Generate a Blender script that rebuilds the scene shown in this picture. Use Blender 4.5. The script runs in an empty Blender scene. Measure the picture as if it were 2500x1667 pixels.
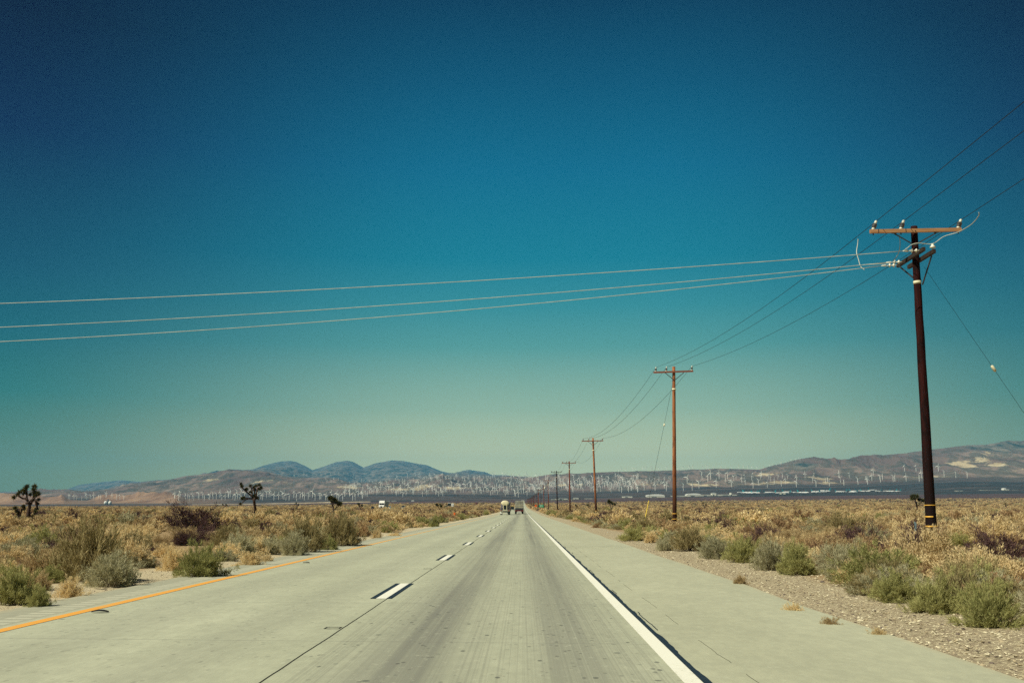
import bpy, math, random
import numpy as np
from mathutils import Vector, Matrix

SC = bpy.context.scene
COL = SC.collection
R = math.radians
RNG = np.random.default_rng(7)
random.seed(7)

# ------------------------------------------------------------------ camera
H = 1.47
F = 2500 * 35 / 36.0
PITCH = math.atan((1242.5 - 833.5) / F)
YAW = math.atan((1276.6 - 1250) / math.hypot(F, 409))
cam_d = bpy.data.cameras.new('camera')
cam = bpy.data.objects.new('camera', cam_d)
COL.objects.link(cam)
cam_d.lens = 35
cam_d.sensor_width = 36
cam_d.clip_start = 0.1
cam_d.clip_end = 40000
cam.location = (0, 0, H)
cam.rotation_euler = (math.pi / 2 + PITCH, 0, YAW)
SC.camera = cam
RM = cam.rotation_euler.to_matrix()


def ray(px, py):
    return RM @ Vector(((px - 1250) / F, -(py - 833.5) / F, -1))


def at(px, py, Y):
    d = ray(px, py)
    return Vector((0, 0, H)) + d * (Y / d.y)


def ue(px, py):
    d = ray(px, py)
    return d.x / d.y, d.z / d.y


# ------------------------------------------------------------------ object helpers
def tag(o, label=None, cat=None, group=None, kind=None):
    if label: o['label'] = label
    if cat: o['category'] = cat
    if group: o['group'] = group
    if kind: o['kind'] = kind
    return o


def empty(name, loc=(0, 0, 0), rz=0.0, scale=(1, 1, 1)):
    o = bpy.data.objects.new(name, None)
    COL.objects.link(o)
    o.empty_display_size = 0.2
    o.location = loc
    o.rotation_euler = (0, 0, rz)
    o.scale = scale
    return o


def link(name, me, parent=None):
    o = bpy.data.objects.new(name, me)
    COL.objects.link(o)
    if parent: o.parent = parent
    return o


def copy_tree(o, parent=None):
    c = o.copy()
    COL.objects.link(c)
    c.parent = parent
    for ch in o.children:
        copy_tree(ch, c)
    return c


class MB:
    def __init__(self):
        self.v = []; self.f = []; self.m = []

    def add(self, vs, fs, m=0):
        b = len(self.v)
        self.v += [tuple(x) for x in vs]
        self.f += [tuple(i + b for i in f) for f in fs]
        self.m += [m] * len(fs)
        return self

    def box(self, c, s, m=0, rot=None, taper=1.0):
        hx, hy, hz = s[0] / 2, s[1] / 2, s[2] / 2
        vs = []
        for z in (-1, 1):
            t = taper if z > 0 else 1.0
            for x, y in ((-1, -1), (1, -1), (1, 1), (-1, 1)):
                p = Vector((x * hx * t, y * hy * t, z * hz))
                if rot is not None: p = rot @ p
                vs.append(p + Vector(c))
        return self.add(vs, [(0, 3, 2, 1), (4, 5, 6, 7), (0, 1, 5, 4), (1, 2, 6, 5), (2, 3, 7, 6), (3, 0, 4, 7)], m)

    def bevbox(self, c, s, b=0.03, m=0):
        # box with chamfered vertical and top edges
        hx, hy, hz = s[0] / 2, s[1] / 2, s[2] / 2
        def ring(z, i):
            return [(c[0] + x * (hx - i) if k else c[0] + x * (hx - b - i), c[1] + y * (hy - b - i) if k else c[1] + y * (hy - i), c[2] + z)
                    for x, y, k in ((-1, -1, 0), (1, -1, 0), (1, -1, 1), (1, 1, 1), (1, 1, 0), (-1, 1, 0), (-1, 1, 1), (-1, -1, 1))]
        rs = [ring(-hz, b), ring(-hz + b, 0), ring(hz - b, 0), ring(hz, b)]
        vs = [p for r in rs for p in r]
        fs = []
        for k in range(3):
            for i in range(8):
                j = (i + 1) % 8
                fs.append((k * 8 + i, k * 8 + j, k * 8 + 8 + j, k * 8 + 8 + i))
        fs.append(tuple(range(7, -1, -1))); fs.append(tuple(range(24, 32)))
        return self.add(vs, fs, m)

    def bar(self, a, b, w, h, m=0):
        a = Vector(a); b = Vector(b)
        d = (b - a)
        L = d.length
        d.normalize()
        up = Vector((0, 0, 1)) if abs(d.z) < 0.95 else Vector((0, 1, 0))
        x = d.cross(up).normalized(); z = x.cross(d)
        rot = Matrix((x, d, z)).transposed()
        return self.box((a + b) / 2, (w, L, h), m, rot)

    def tube(self, pts, r, n=8, m=0, cap=True):
        pts = [Vector(p) for p in pts]
        rs = r if isinstance(r, (list, tuple)) else [r] * len(pts)
        vs = []
        for i, p in enumerate(pts):
            d = (pts[min(i + 1, len(pts) - 1)] - pts[max(i - 1, 0)]).normalized()
            up = Vector((0, 0, 1)) if abs(d.z) < 0.9 else Vector((0, 1, 0))
            x = d.cross(up).normalized(); y = x.cross(d)
            for k in range(n):
                a = 2 * math.pi * k / n
                vs.append(p + (x * math.cos(a) + y * math.sin(a)) * rs[i])
        fs = []
        for i in range(len(pts) - 1):
            for k in range(n):
                j = (k + 1) % n
                fs.append((i * n + k, i * n + j, i * n + n + j, i * n + n + k))
        if cap:
            fs.append(tuple(range(n - 1, -1, -1)))
            fs.append(tuple((len(pts) - 1) * n + k for k in range(n)))
        return self.add(vs, fs, m)

    def lathe(self, prof, o=(0, 0, 0), ax=(0, 0, 1), n=12, m=0):
        ax = Vector(ax).normalized(); o = Vector(o)
        return self.tube2([(o + ax * h, r) for r, h in prof], ax, n, m)

    def tube2(self, pr, ax, n, m):
        up = Vector((0, 0, 1)) if abs(ax.z) < 0.9 else Vector((0, 1, 0))
        x = ax.cross(up).normalized(); y = x.cross(ax)
        vs = []
        for p, r in pr:
            for k in range(n):
                a = 2 * math.pi * k / n
                vs.append(p + (x * math.cos(a) + y * math.sin(a)) * r)
        fs = []
        for i in range(len(pr) - 1):
            for k in range(n):
                j = (k + 1) % n
                fs.append((i * n + k, i * n + j, i * n + n + j, i * n + n + k))
        fs.append(tuple(range(n - 1, -1, -1)))
        fs.append(tuple((len(pr) - 1) * n + k for k in range(n)))
        return self.add(vs, fs, m)

    def prism(self, prof, x0, x1, axis='x', m=0):
        # closed profile of (a, b) pairs extruded along an axis
        n = len(prof); vs = []
        for t in (x0, x1):
            for a, b in prof:
                vs.append((t, a, b) if axis == 'x' else (a, t, b))
        fs = [(i, (i + 1) % n, n + (i + 1) % n, n + i) for i in range(n)]
        fs += [tuple(range(n - 1, -1, -1)), tuple(range(n, 2 * n))]
        return self.add(vs, fs, m)

    def mesh(self, name, mats, smooth=False):
        me = bpy.data.meshes.new(name)
        me.from_pydata(self.v, [], self.f)
        mats = mats if isinstance(mats, (list, tuple)) else [mats]
        for mt in mats: me.materials.append(mt)
        me.polygons.foreach_set('material_index', self.m)
        if smooth: me.polygons.foreach_set('use_smooth', [True] * len(self.f))
        me.update()
        return me

    def build(self, name, mats, parent=None, smooth=False):
        return link(name, self.mesh(name, mats, smooth), parent)


def np_mesh(name, V, Q, mats, smooth=False):
    """V (n,3), Q (m,k) faces all of one size"""
    me = bpy.data.meshes.new(name)
    V = np.asarray(V, dtype=np.float32); Q = np.asarray(Q, dtype=np.int32)
    k = Q.shape[1]
    me.vertices.add(len(V)); me.vertices.foreach_set('co', V.ravel())
    me.loops.add(Q.size); me.loops.foreach_set('vertex_index', Q.ravel())
    me.polygons.add(len(Q))
    me.polygons.foreach_set('loop_start', np.arange(0, Q.size, k, dtype=np.int32))
    me.polygons.foreach_set('use_smooth', np.full(len(Q), smooth, dtype=bool))
    for mt in (mats if isinstance(mats, (list, tuple)) else [mats]): me.materials.append(mt)
    me.update(calc_edges=True)
    me.validate()
    return me


def grid_faces(nr, nc):
    i = np.arange(nr - 1)[:, None] * nc + np.arange(nc - 1)[None, :]
    return np.stack([i, i + 1, i + nc + 1, i + nc], -1).reshape(-1, 4)


# ------------------------------------------------------------------ materials
def lin(r, g, b):
    def f(c):
        c /= 255.0
        return c / 12.92 if c <= 0.04045 else ((c + 0.055) / 1.055) ** 2.4
    return (f(r), f(g), f(b), 1)


class Nd:
    def __init__(self, name):
        self.mat = bpy.data.materials.new(name)
        self.mat.use_nodes = True
        self.t = self.mat.node_tree
        self.b = self.t.nodes['Principled BSDF']
        self.out = self.t.nodes['Material Output']
        self._co = None

    def new(self, ty, **kw):
        n = self.t.nodes.new(ty)
        for k, v in kw.items(): setattr(n, k, v)
        return n

    def set(self, sock, v):
        if isinstance(v, bpy.types.NodeSocket): self.t.links.new(v, sock)
        elif v is not None: sock.default_value = v

    def co(self):
        if self._co is None: self._co = self.new('ShaderNodeTexCoord').outputs['Object']
        return self._co

    def pos(self):
        return self.new('ShaderNodeNewGeometry').outputs['Position']

    def sep(self, v):
        n = self.new('ShaderNodeSeparateXYZ'); self.set(n.inputs[0], v); return n.outputs

    def scale(self, v, s):
        n = self.new('ShaderNodeMapping'); self.set(n.inputs[0], v); n.inputs['Scale'].default_value = s
        return n.outputs[0]

    def noise(self, v, s, detail=4, rough=0.55, dist=0.0):
        n = self.new('ShaderNodeTexNoise')
        self.set(n.inputs['Vector'], v); n.inputs['Scale'].default_value = s
        n.inputs['Detail'].default_value = detail; n.inputs['Roughness'].default_value = rough
        n.inputs['Distortion'].default_value = dist
        return n.outputs['Fac']

    def voro(self, v, s, out='Distance', feature='F1', rand=1.0):
        n = self.new('ShaderNodeTexVoronoi', feature=feature)
        self.set(n.inputs['Vector'], v); n.inputs['Scale'].default_value = s
        n.inputs['Randomness'].default_value = rand
        return n.outputs[out]

    def ma(self, op, a, b=None, c=None, clamp=False):
        n = self.new('ShaderNodeMath', operation=op, use_clamp=clamp)
        self.set(n.inputs[0], a); self.set(n.inputs[1], b); self.set(n.inputs[2], c)
        return n.outputs[0]

    def mr(self, v, a, b, c=0.0, d=1.0, smooth=True):
        n = self.new('ShaderNodeMapRange', interpolation_type='SMOOTHSTEP' if smooth else 'LINEAR')
        self.set(n.inputs['Value'], v)
        for k, x in (('From Min', a), ('From Max', b), ('To Min', c), ('To Max', d)): self.set(n.inputs[k], x)
        return n.outputs[0]

    def mix(self, fac, a, b, mode='MIX'):
        n = self.new('ShaderNodeMix', data_type='RGBA', blend_type=mode)
        self.set(n.inputs[0], fac); self.set(n.inputs[6], a); self.set(n.inputs[7], b)
        return n.outputs[2]

    def ramp(self, v, stops):
        n = self.new('ShaderNodeValToRGB')
        e = n.color_ramp.elements
        while len(e) < len(stops): e.new(0.5)
        for x, (p, c) in zip(e, stops): x.position = p; x.color = c
        self.set(n.inputs[0], v)
        return n.outputs[0]

    def bump(self, h, strength=0.3, dist=0.02):
        n = self.new('ShaderNodeBump')
        n.inputs['Strength'].default_value = strength; n.inputs['Distance'].default_value = dist
        self.set(n.inputs['Height'], h)
        self.t.links.new(n.outputs[0], self.b.inputs['Normal'])

    def fin(self, col=None, rough=0.8, spec=0.3, metal=0.0):
        self.set(self.b.inputs['Base Color'], col)
        self.set(self.b.inputs['Roughness'], rough)
        self.b.inputs['Specular IOR Level'].default_value = spec
        self.b.inputs['Metallic'].default_value = metal
        return self.mat


def c4(*a): return (a[0], a[1], a[2], 1)


def plain(name, col, rough=0.6, spec=0.4, metal=0.0, var=0.15, vs=3.0):
    n = Nd(name)
    k = n.noise(n.co(), vs, 5)
    lo = tuple(x * (1 - var) for x in col[:3]) + (1,)
    hi = tuple(min(1, x * (1 + var)) for x in col[:3]) + (1,)
    return n.fin(n.mix(n.mr(k, .3, .7), lo, hi), rough, spec, metal)


# concrete carriageway (object coordinates are world metres)
def mat_road():
    n = Nd('concrete_road')
    co = n.co(); x, y, z = n.sep(co)
    big = n.noise(n.scale(co, (0.5, 0.12, 1)), 1.0, 5)
    fine = n.noise(co, 9, 6, .65)
    grit = n.noise(co, 70, 4, .7)
    streak = n.noise(n.scale(co, (52, 0.05, 1)), 1.0, 4, .6)
    streak2 = n.noise(n.scale(co, (5, 0.03, 1)), 1.0, 3, .6)
    base = n.mix(n.mr(big, .3, .7), c4(.43, .445, .32), c4(.50, .515, .375))
    # shoulder of warmer, smoother concrete
    sh = n.mr(x, 1.58, 1.62)
    base = n.mix(sh, base, n.mix(n.mr(big, .3, .7), c4(.42, .425, .30), c4(.48, .485, .345)))
    lsh = n.mr(x, -6.62, -6.52, 1, 0)
    base = n.mix(lsh, base, n.mix(n.mr(fine, .3, .7), c4(.34, .335, .25), c4(.40, .40, .30)))

    def band(c, w):
        d = n.ma('DIVIDE', n.ma('SUBTRACT', x, c), w)
        return n.ma('POWER', 2.718, n.ma('MULTIPLY', n.ma('MULTIPLY', d, d), -1.0))
    wob = n.noise(n.scale(co, (.8, .05, 1)), 1.0, 3)
    tr = n.ma('MAXIMUM', band(-1.12, .50), band(.52, .44))
    tr = n.ma('MULTIPLY', tr, n.mr(wob, .25, .75, .55, 1.0))
    trl = n.ma('MULTIPLY', n.ma('MAXIMUM', band(-5.15, .6), band(-3.35, .5)), .30)
    trk = n.ma('MAXIMUM', tr, trl)
    lanes = n.ma('SUBTRACT', 1.0, n.ma('MAXIMUM', sh, lsh))
    rl = n.ma('MULTIPLY', n.mr(x, -2.5, -1.8), n.mr(x, 1.3, 1.5, 1, 0))
    soil = n.ma('MULTIPLY', n.ma('MULTIPLY_ADD', trk, .92, n.ma('MULTIPLY', rl, .13)), n.mr(streak2, .3, .7, .62, 1.1))
    base = n.mix(n.ma('MULTIPLY', soil, lanes, clamp=True), base, c4(.185, .185, .155))
    # longitudinal tining
    st = n.ma('MULTIPLY', n.mr(streak, .40, .50, 1, 0), n.ma('MULTIPLY_ADD', rl, .75, .25))
    base = n.mix(n.ma('MULTIPLY', n.ma('MULTIPLY', st, lanes), .34), base, c4(.20, .20, .16))
    lt = n.ma('MULTIPLY', n.mr(streak, .60, .72), n.ma('MULTIPLY', lanes, .35))
    base = n.mix(lt, base, c4(.50, .51, .40))
    # pop-outs and oil drips
    v = n.voro(n.scale(co, (1, .55, 1)), 8.5)
    pick = n.noise(co, 3.1, 2)
    sp = n.ma('MULTIPLY', n.mr(v, .15, .24, 1, 0), n.mr(pick, .44, .56))
    base = n.mix(n.ma('MULTIPLY', n.ma('MULTIPLY', sp, lanes), n.ma('MULTIPLY_ADD', trk, .7, .28)), base, c4(.10, .10, .085))
    v2 = n.voro(n.scale(co, (1.0, .9, 1)), 1.15)
    base = n.mix(n.ma('MULTIPLY', n.ma('MULTIPLY', n.mr(v2, .03, .055, 1, 0), lanes), .8), base, c4(.05, .06, .06))
    mo = n.noise(n.scale(co, (1.0, .45, 1)), 1.5, 6, .65)
    base = n.mix(n.mr(mo, .35, .68, .22, 0), base, c4(.27, .28, .205))
    mo2 = n.noise(n.scale(co, (1.0, .5, 1)), 6.5, 5, .7)
    base = n.mix(n.mr(mo2, .36, .64, .20, 0), base, c4(.21, .215, .165))
    lt2 = n.noise(n.scale(co, (1.0, .5, 1)), 11, 4, .7)
    base = n.mix(n.mr(lt2, .56, .72, 0, .30), base, c4(.56, .57, .43))
    v3 = n.voro(n.scale(co, (5.2, 2.6, 1)), 1.0)
    sp3 = n.ma('MULTIPLY', n.mr(v3, .10, .17, 1, 0), n.mr(n.noise(co, 1.7, 3), .44, .60))
    base = n.mix(n.ma('MULTIPLY', n.ma('MULTIPLY', sp3, lanes), n.ma('MULTIPLY_ADD', rl, .62, .22)), base, c4(.09, .095, .08))
    # transverse joints
    jy = n.ma('ABSOLUTE', n.ma('SUBTRACT', n.ma('FRACT', n.ma('DIVIDE', n.ma('MULTIPLY_ADD', x, .06, y), 4.57)), .5))
    base = n.mix(n.ma('MULTIPLY', n.ma('MULTIPLY', n.mr(jy, .0025, .004, 1, 0), lanes), .45), base, c4(.15, .15, .13))
    # rumble strip grooves on the left shoulder
    ry = n.ma('ABSOLUTE', n.ma('SUBTRACT', n.ma('FRACT', n.ma('DIVIDE', y, .33)), .5))
    rm = n.ma('MULTIPLY', n.mr(x, -7.06, -7.0), n.mr(x, -6.7, -6.64, 1, 0))
    rg = n.ma('MULTIPLY', n.mr(ry, .16, .26), rm)
    base = n.mix(n.ma('MULTIPLY', rg, .55), base, c4(.56, .55, .42))
    # sand blown over both edges
    ed = n.ma('ADD', n.ma('MAXIMUM', n.mr(x, 3.95, 4.35), n.mr(x, -7.15, -7.5)), n.ma('MULTIPLY', fine, .7))
    base = n.mix(n.ma('MULTIPLY', n.mr(ed, 1.05, 1.6), .5), base, c4(.46, .39, .24))
    base = n.mix(n.mr(grit, .35, .65, 0, .16), base, c4(.2, .2, .17))
    n.bump(n.ma('ADD', n.ma('MULTIPLY', grit, .4), n.ma('SUBTRACT', n.ma('MULTIPLY', streak, .5), n.ma('MULTIPLY', rg, 2.0))), .35, .01)
    return n.fin(base, .82, .25)


def mat_line(name, col, worn, fade=0.0):
    n = Nd(name)
    co = n.co()
    a = n.noise(co, 26, 6, .7); b = n.noise(n.scale(co, (3, .6, 1)), 1, 4)
    w = n.mr(n.ma('MULTIPLY_ADD', b, .5, a), .80, 1.0)
    y = n.sep(co)[1]
    k = n.ma('ADD', n.ma('MULTIPLY', w, .75), n.ma('MULTIPLY', n.mr(y, 18, 75), fade), clamp=True)
    return n.fin(n.mix(k, col, worn), .65, .3)


M_ROAD = mat_road()
M_WHITE = mat_line('white_road_paint', c4(.78, .77, .66), c4(.46, .46, .36))
M_YELLOW = mat_line('yellow_road_paint', c4(.76, .36, .06), c4(.53, .42, .22), .62)
M_TAR = mat_line('black_contrast_paint', c4(.012, .022, .034), c4(.035, .05, .06))
M_CRACK = plain('joint_crack', (.035, .036, .03), .95, .1)


# desert floor
def mat_ground():
    n = Nd('desert_soil')
    co = n.co(); x, y, z = n.sep(co)
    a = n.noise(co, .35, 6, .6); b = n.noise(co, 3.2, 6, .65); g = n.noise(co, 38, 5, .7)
    soil = n.mix(n.mr(b, .3, .7), c4(.27, .18, .10), c4(.44, .325, .175))
    soil = n.mix(n.mr(a, .48, .68), soil, c4(.35, .235, .115))
    ax = n.ma('ABSOLUTE', n.ma('ADD', x, 1.55))
    wob = n.ma('MULTIPLY', n.noise(n.scale(co, (.5, .22, 1)), 1, 4), 1.6)
    # gravelly verge beside the road
    verge = n.mr(n.ma('ADD', ax, wob), 8.2, 9.0, 1, 0)
    pale = n.mix(n.mr(n.noise(co, 14, 5, .7), .35, .65), c4(.43, .375, .24), c4(.64, .565, .38))
    pale = n.mix(n.mr(n.voro(co, 17), .34, .55, 0, .7), pale, c4(.24, .185, .13))
    left = n.mr(x, -1, 0, 1, 0)
    pale = n.mix(n.ma('MULTIPLY', left, .7), pale, c4(.60, .52, .35))
    col = n.mix(verge, soil, pale)
    col = n.mix(n.ma('MULTIPLY', n.mr(g, .35, .68, 0, .5), n.mr(verge, 0, 1, 1, .45)), col, c4(.22, .16, .095))  # darker brown, strongest off the verge, also painting shade between the shrubs
    # far flats carry denser dry cover
    far1 = n.mr(y, 350, 1000)
    d1 = n.noise(n.scale(co, (.02, .012, 1)), 1, 6, .65)
    cov = n.mix(n.mr(d1, .36, .62), c4(.46, .34, .17), c4(.27, .18, .095))
    col = n.mix(far1, col, cov)
    far2 = n.mr(y, 1900, 2500)
    d2 = n.noise(n.scale(co, (.004, .002, 1)), 1, 6, .6)
    cov2 = n.mix(n.mr(d2, .4, .6), c4(.125, .070, .055), c4(.05, .034, .04))
    col = n.mix(far2, col, cov2)
    n.bump(n.ma('ADD', g, n.ma('MULTIPLY', b, 1.5)), .6, .06)
    return n.fin(col, .95, .1)


# hills: the vertex colour layer 'cover' holds r = dark flat, g = brown near hill, b = tan bare patches
def mat_hills():
    n = Nd('hill_slopes')
    co = n.co()
    at_ = n.new('ShaderNodeAttribute', attribute_name='cover')
    s = n.new('ShaderNodeSeparateColor'); n.set(s.inputs[0], at_.outputs['Color'])
    dark, brown, tanw, wood = s.outputs[0], s.outputs[1], s.outputs[2], at_.outputs['Alpha']
    ca_ = n.scale(co, (1.0, .26, .6))
    a = n.noise(ca_, .0030, 7, .62); b = n.noise(ca_, .012, 6, .65); v = n.voro(n.scale(co, (1, .4, 1)), .04)
    base = n.mix(n.mr(a, .38, .62), c4(.14, .095, .08), c4(.30, .22, .175))
    veg = n.mr(n.ma('ADD', n.ma('MULTIPLY', b, .9), n.ma('MULTIPLY', a, .3)), .52, .66)
    base = n.mix(n.ma('MULTIPLY', veg, .75), base, c4(.055, .058, .042))
    base = n.mix(n.mr(v, .25, .05, 0, .45), base, c4(.06, .06, .045))
    wv = n.mr(n.ma('ADD', wood, n.ma('MULTIPLY', n.ma('SUBTRACT', n.noise(ca_, .007, 7, .7), .5), 1.5)), .36, .66)
    base = n.mix(wv, base, n.mix(n.mr(b, .38, .62), c4(.03, .048, .042), c4(.20, .175, .14)))  # dark woodland; the paler noise patches paint in sunlit spots
    tn = n.ma('MULTIPLY', n.mr(n.ma('ADD', n.ma('MULTIPLY', tanw, .8), n.ma('MULTIPLY', n.ma('SUBTRACT', n.noise(n.scale(co, (1.0, .22, .8)), .009, 8, .72), .5), 3.4)), .40, .72), n.mr(tanw, .08, .3))
    base = n.mix(tn, base, n.mix(n.mr(b, .35, .65), c4(.38, .30, .18), c4(.58, .48, .31)))
    base = n.mix(brown, base, n.mix(n.mr(b, .3, .68), c4(.15, .085, .06), c4(.34, .22, .14)))
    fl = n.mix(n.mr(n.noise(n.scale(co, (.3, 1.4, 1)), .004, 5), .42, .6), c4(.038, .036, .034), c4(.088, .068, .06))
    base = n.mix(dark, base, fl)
    n.bump(n.ma('ADD', n.ma('MULTIPLY', b, 30.0), n.noise(co, .05, 5)), .8, 1.0)
    return n.fin(base, .95, .05)


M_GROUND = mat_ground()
M_HILLS = mat_hills()


def mat_pole(name, red, light, band_amt=.5):
    n = Nd(name)
    co = n.co(); x, y, z = n.sep(co)
    gr = n.noise(n.scale(co, (26, 26, .8)), 1, 6, .65)
    pt = n.noise(n.scale(co, (3, 3, 1.2)), 1, 5, .6)
    col = n.mix(n.mr(gr, .35, .65), red, light)
    col = n.mix(n.mr(pt, .5, .62, 0, band_amt), col, c4(red[0] * .35, red[1] * .35, red[2] * .45))
    # creosote soaked lower third
    zz = n.mr(n.ma('MULTIPLY_ADD', pt, 1.6, z), 1.6, 6.6, .92, 0)
    col = n.mix(zz, col, c4(.010, .006, .006))
    n.bump(gr, .7, .015)
    return n.fin(col, .8, .12)


M_POLE_DARK = mat_pole('creosote_pole_wood', c4(.009, .003, .003), c4(.042, .007, .006), .8)
M_POLE = mat_pole('weathered_pole_wood', c4(.20, .062, .028), c4(.44, .19, .082), .5)
M_POLE_RED = mat_pole('reddish_pole_wood', c4(.12, .03, .022), c4(.26, .085, .05), .5)


def mat_wood(name, a, b):
    n = Nd(name)
    gr = n.noise(n.scale(n.co(), (1.2, 40, 40)), 1, 5, .6)
    n.bump(gr, .3, .005)
    return n.fin(n.mix(n.mr(gr, .3, .7), a, b), .75, .2)


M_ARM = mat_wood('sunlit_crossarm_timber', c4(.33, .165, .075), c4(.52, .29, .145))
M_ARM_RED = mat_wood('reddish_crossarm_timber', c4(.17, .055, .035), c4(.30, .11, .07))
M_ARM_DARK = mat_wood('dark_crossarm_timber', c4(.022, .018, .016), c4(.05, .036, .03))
M_STEEL = plain('dark_galvanised_steel', (.055, .06, .065), .5, .5, .4)
M_GALV = plain('galvanised_steel', (.42, .44, .42), .45, .5, .5)
M_PORC = plain('white_porcelain', (.68, .68, .58), .3, .5)
M_GREYPORC = plain('grey_porcelain', (.10, .10, .105), .35, .5)
M_WIRE = plain('dark_conductor', (.015, .025, .03), .6, .2)
M_WIRELIGHT = plain('pale_lit_conductor', (.47, .51, .45), .5, .4)  # whitish cable; the sunlit brightness of the crossing lines is in this colour
M_BAND = plain('pale_band', (.74, .69, .48), .6, .3)
M_YBAND = plain('yellow_reflective_band', (.75, .42, .06), .5, .4)
M_GUARD = plain('yellow_plastic', (.78, .58, .08), .5, .4)


def mat_leaf(name, a, b, dry, trans=.25):
    n = Nd(name)
    inf = n.new('ShaderNodeObjectInfo')
    rn = inf.outputs['Random']
    nz = n.noise(n.co(), 2.4, 3)
    nz2 = n.noise(n.co(), 14, 3)
    col = n.mix(n.mr(n.ma('MULTIPLY_ADD', rn, .6, n.ma('MULTIPLY', nz, .6)), .2, .95), a, b)
    col = n.mix(n.mr(nz2, .5, .72, 0, .7), col, dry)
    x, y, z = n.sep(n.co())
    n.fin(col, .85, .12)
    tr = n.new('ShaderNodeBsdfTranslucent'); n.set(tr.inputs[0], col)
    mx = n.new('ShaderNodeMixShader'); mx.inputs[0].default_value = trans
    n.t.links.new(n.b.outputs[0], mx.inputs[1]); n.t.links.new(tr.outputs[0], mx.inputs[2])
    n.t.links.new(mx.outputs[0], n.out.inputs[0])
    return n.mat


LEAF = {
    'sage': mat_leaf('grey_green_sage_leaf', c4(.36, .345, .215), c4(.53, .50, .32), c4(.46, .375, .22), .25),
    'green': mat_leaf('green_brush_leaf', c4(.30, .305, .115), c4(.45, .435, .18), c4(.46, .38, .17), .28),
    'olive': mat_leaf('olive_brush_leaf', c4(.26, .22, .105), c4(.42, .35, .175), c4(.34, .235, .12), .2),
    'straw': mat_leaf('straw_brush_twig', c4(.44, .33, .175), c4(.86, .70, .40), c4(.40, .275, .15), .28),
    'brown': mat_leaf('rusty_brush_twig', c4(.32, .205, .11), c4(.47, .325, .175), c4(.16, .09, .075), .2),
    'dead': mat_leaf('dark_dead_twig', c4(.060, .034, .040), c4(.12, .070, .072), c4(.18, .095, .06), .1),
}
M_STEM = plain('shrub_stem', (.17, .115, .075), .9, .1)
M_STEM_PALE = plain('pale_shrub_stem', (.34, .28, .19), .9, .1)
M_STEM_DARK = plain('dark_shrub_stem', (.05, .038, .034), .9, .1)
M_JTRUNK = plain('joshua_bark', (.062, .042, .034), .95, .1, var=.5, vs=9)
M_JLEAF = mat_leaf('joshua_leaf', c4(.045, .052, .022), c4(.085, .09, .034), c4(.22, .18, .075), .1)
M_TURB = plain('turbine_white', (.82, .82, .74), .5, .4, var=.04)
M_ROOFW = plain('white_metal_roof', (.80, .80, .74), .5, .4, var=.06, vs=.05)
M_WALLW = plain('cream_metal_wall', (.70, .68, .56), .6, .3, var=.06, vs=.05)
M_DARKDOOR = plain('dark_opening', (.10, .11, .11), .7, .3)
M_TEAL = plain('teal_paint', (.03, .25, .28), .5, .4)
M_STONE = [plain('pale_gravel', (.62, .56, .40), .9, .15, var=.3), plain('brown_gravel', (.43, .36, .24), .9, .15, var=.3),
           plain('dark_gravel', (.15, .12, .10), .9, .15, var=.3)]
M_PAINTW = plain('white_vehicle_paint', (.80, .80, .76), .3, .5, var=.04)
M_PAINTK = plain('black_vehicle_paint', (.012, .016, .02), .25, .5)
M_PAINTS = plain('silver_vehicle_paint', (.55, .56, .55), .3, .5, .3, var=.05)
M_PAINTG = plain('dark_green_vehicle_paint', (.02, .045, .045), .3, .5)
M_PAINTR = plain('maroon_vehicle_paint', (.10, .02, .02), .4, .5)
M_CREAM = plain('cream_tank_paint', (.74, .68, .46), .35, .5, var=.06)
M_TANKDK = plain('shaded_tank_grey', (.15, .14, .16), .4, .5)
M_GLASS = plain('vehicle_glass', (.012, .016, .02), .08, .6)
M_RUBBER = plain('tyre_rubber', (.02, .02, .02), .85, .2)
M_CHROME = plain('polished_metal', (.72, .71, .66), .2, .5, .8, var=.05)
M_REDLAMP = plain('red_lamp_lens', (.35, .03, .02), .3, .5)
M_TARP = plain('grey_tarpaulin', (.23, .23, .20), .8, .2, var=.3, vs=1.5)
M_GSIGN = plain('green_sign_face', (.01, .30, .15), .5, .4, var=.05)
M_OSIGN = plain('orange_sign_face', (.75, .13, .02), .5, .4, var=.05)

# ------------------------------------------------------------------ terrain
PXS = np.array([-900, 0, 300, 600, 900, 1060, 1276, 1500, 1780, 2100, 2500, 3400], float)
EDGE = np.array([1235, 1234, 1233, 1231, 1225, 1222.5, 1221, 1217, 1213, 1208.5, 1204.5, 1200], float)


def prof(px, py):
    """pixel-measured profile -> (u, e) samples at true bearings and slopes"""
    return np.array([ue(a, b) for a, b in zip(px, py)])


_pe = prof(PXS, EDGE)
YK = np.unique(np.concatenate([np.arange(-120, 60, 4.0), np.arange(60, 200, 10.0), np.arange(200, 600, 25.0), np.arange(600, 1500, 75.0), np.linspace(1500, 3500, 21)]))


def gfun(y):
    return np.clip((y - 220) / 3280.0, 0, 1) ** 0.8


def base_z(x, y):
    x = np.asarray(x, float); y = np.asarray(y, float)
    u = np.clip(np.where(y > 1, x / np.maximum(y, 1), 0), -.8, .8)
    w = np.clip((np.abs(x) - 40) / 200, 0, 1)
    u = u * w
    e = np.interp(u, _pe[:, 0], _pe[:, 1])
    return (H + y * e) * gfun(y)


_zc = base_z(np.zeros_like(YK), YK)


def lat(x, y):
    """gentle bumps off the carriageway"""
    d = np.maximum(x - 4.6, -7.9 - x)
    k = np.clip(d / 6.0, 0, 1)
    b = .06 * k + .05 * k * np.sin(x * .31 + 1.3) * np.cos(y * .23) + .06 * k * np.sin(x * .09 + y * .05)
    return b - .02 * (d < .12)


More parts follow.
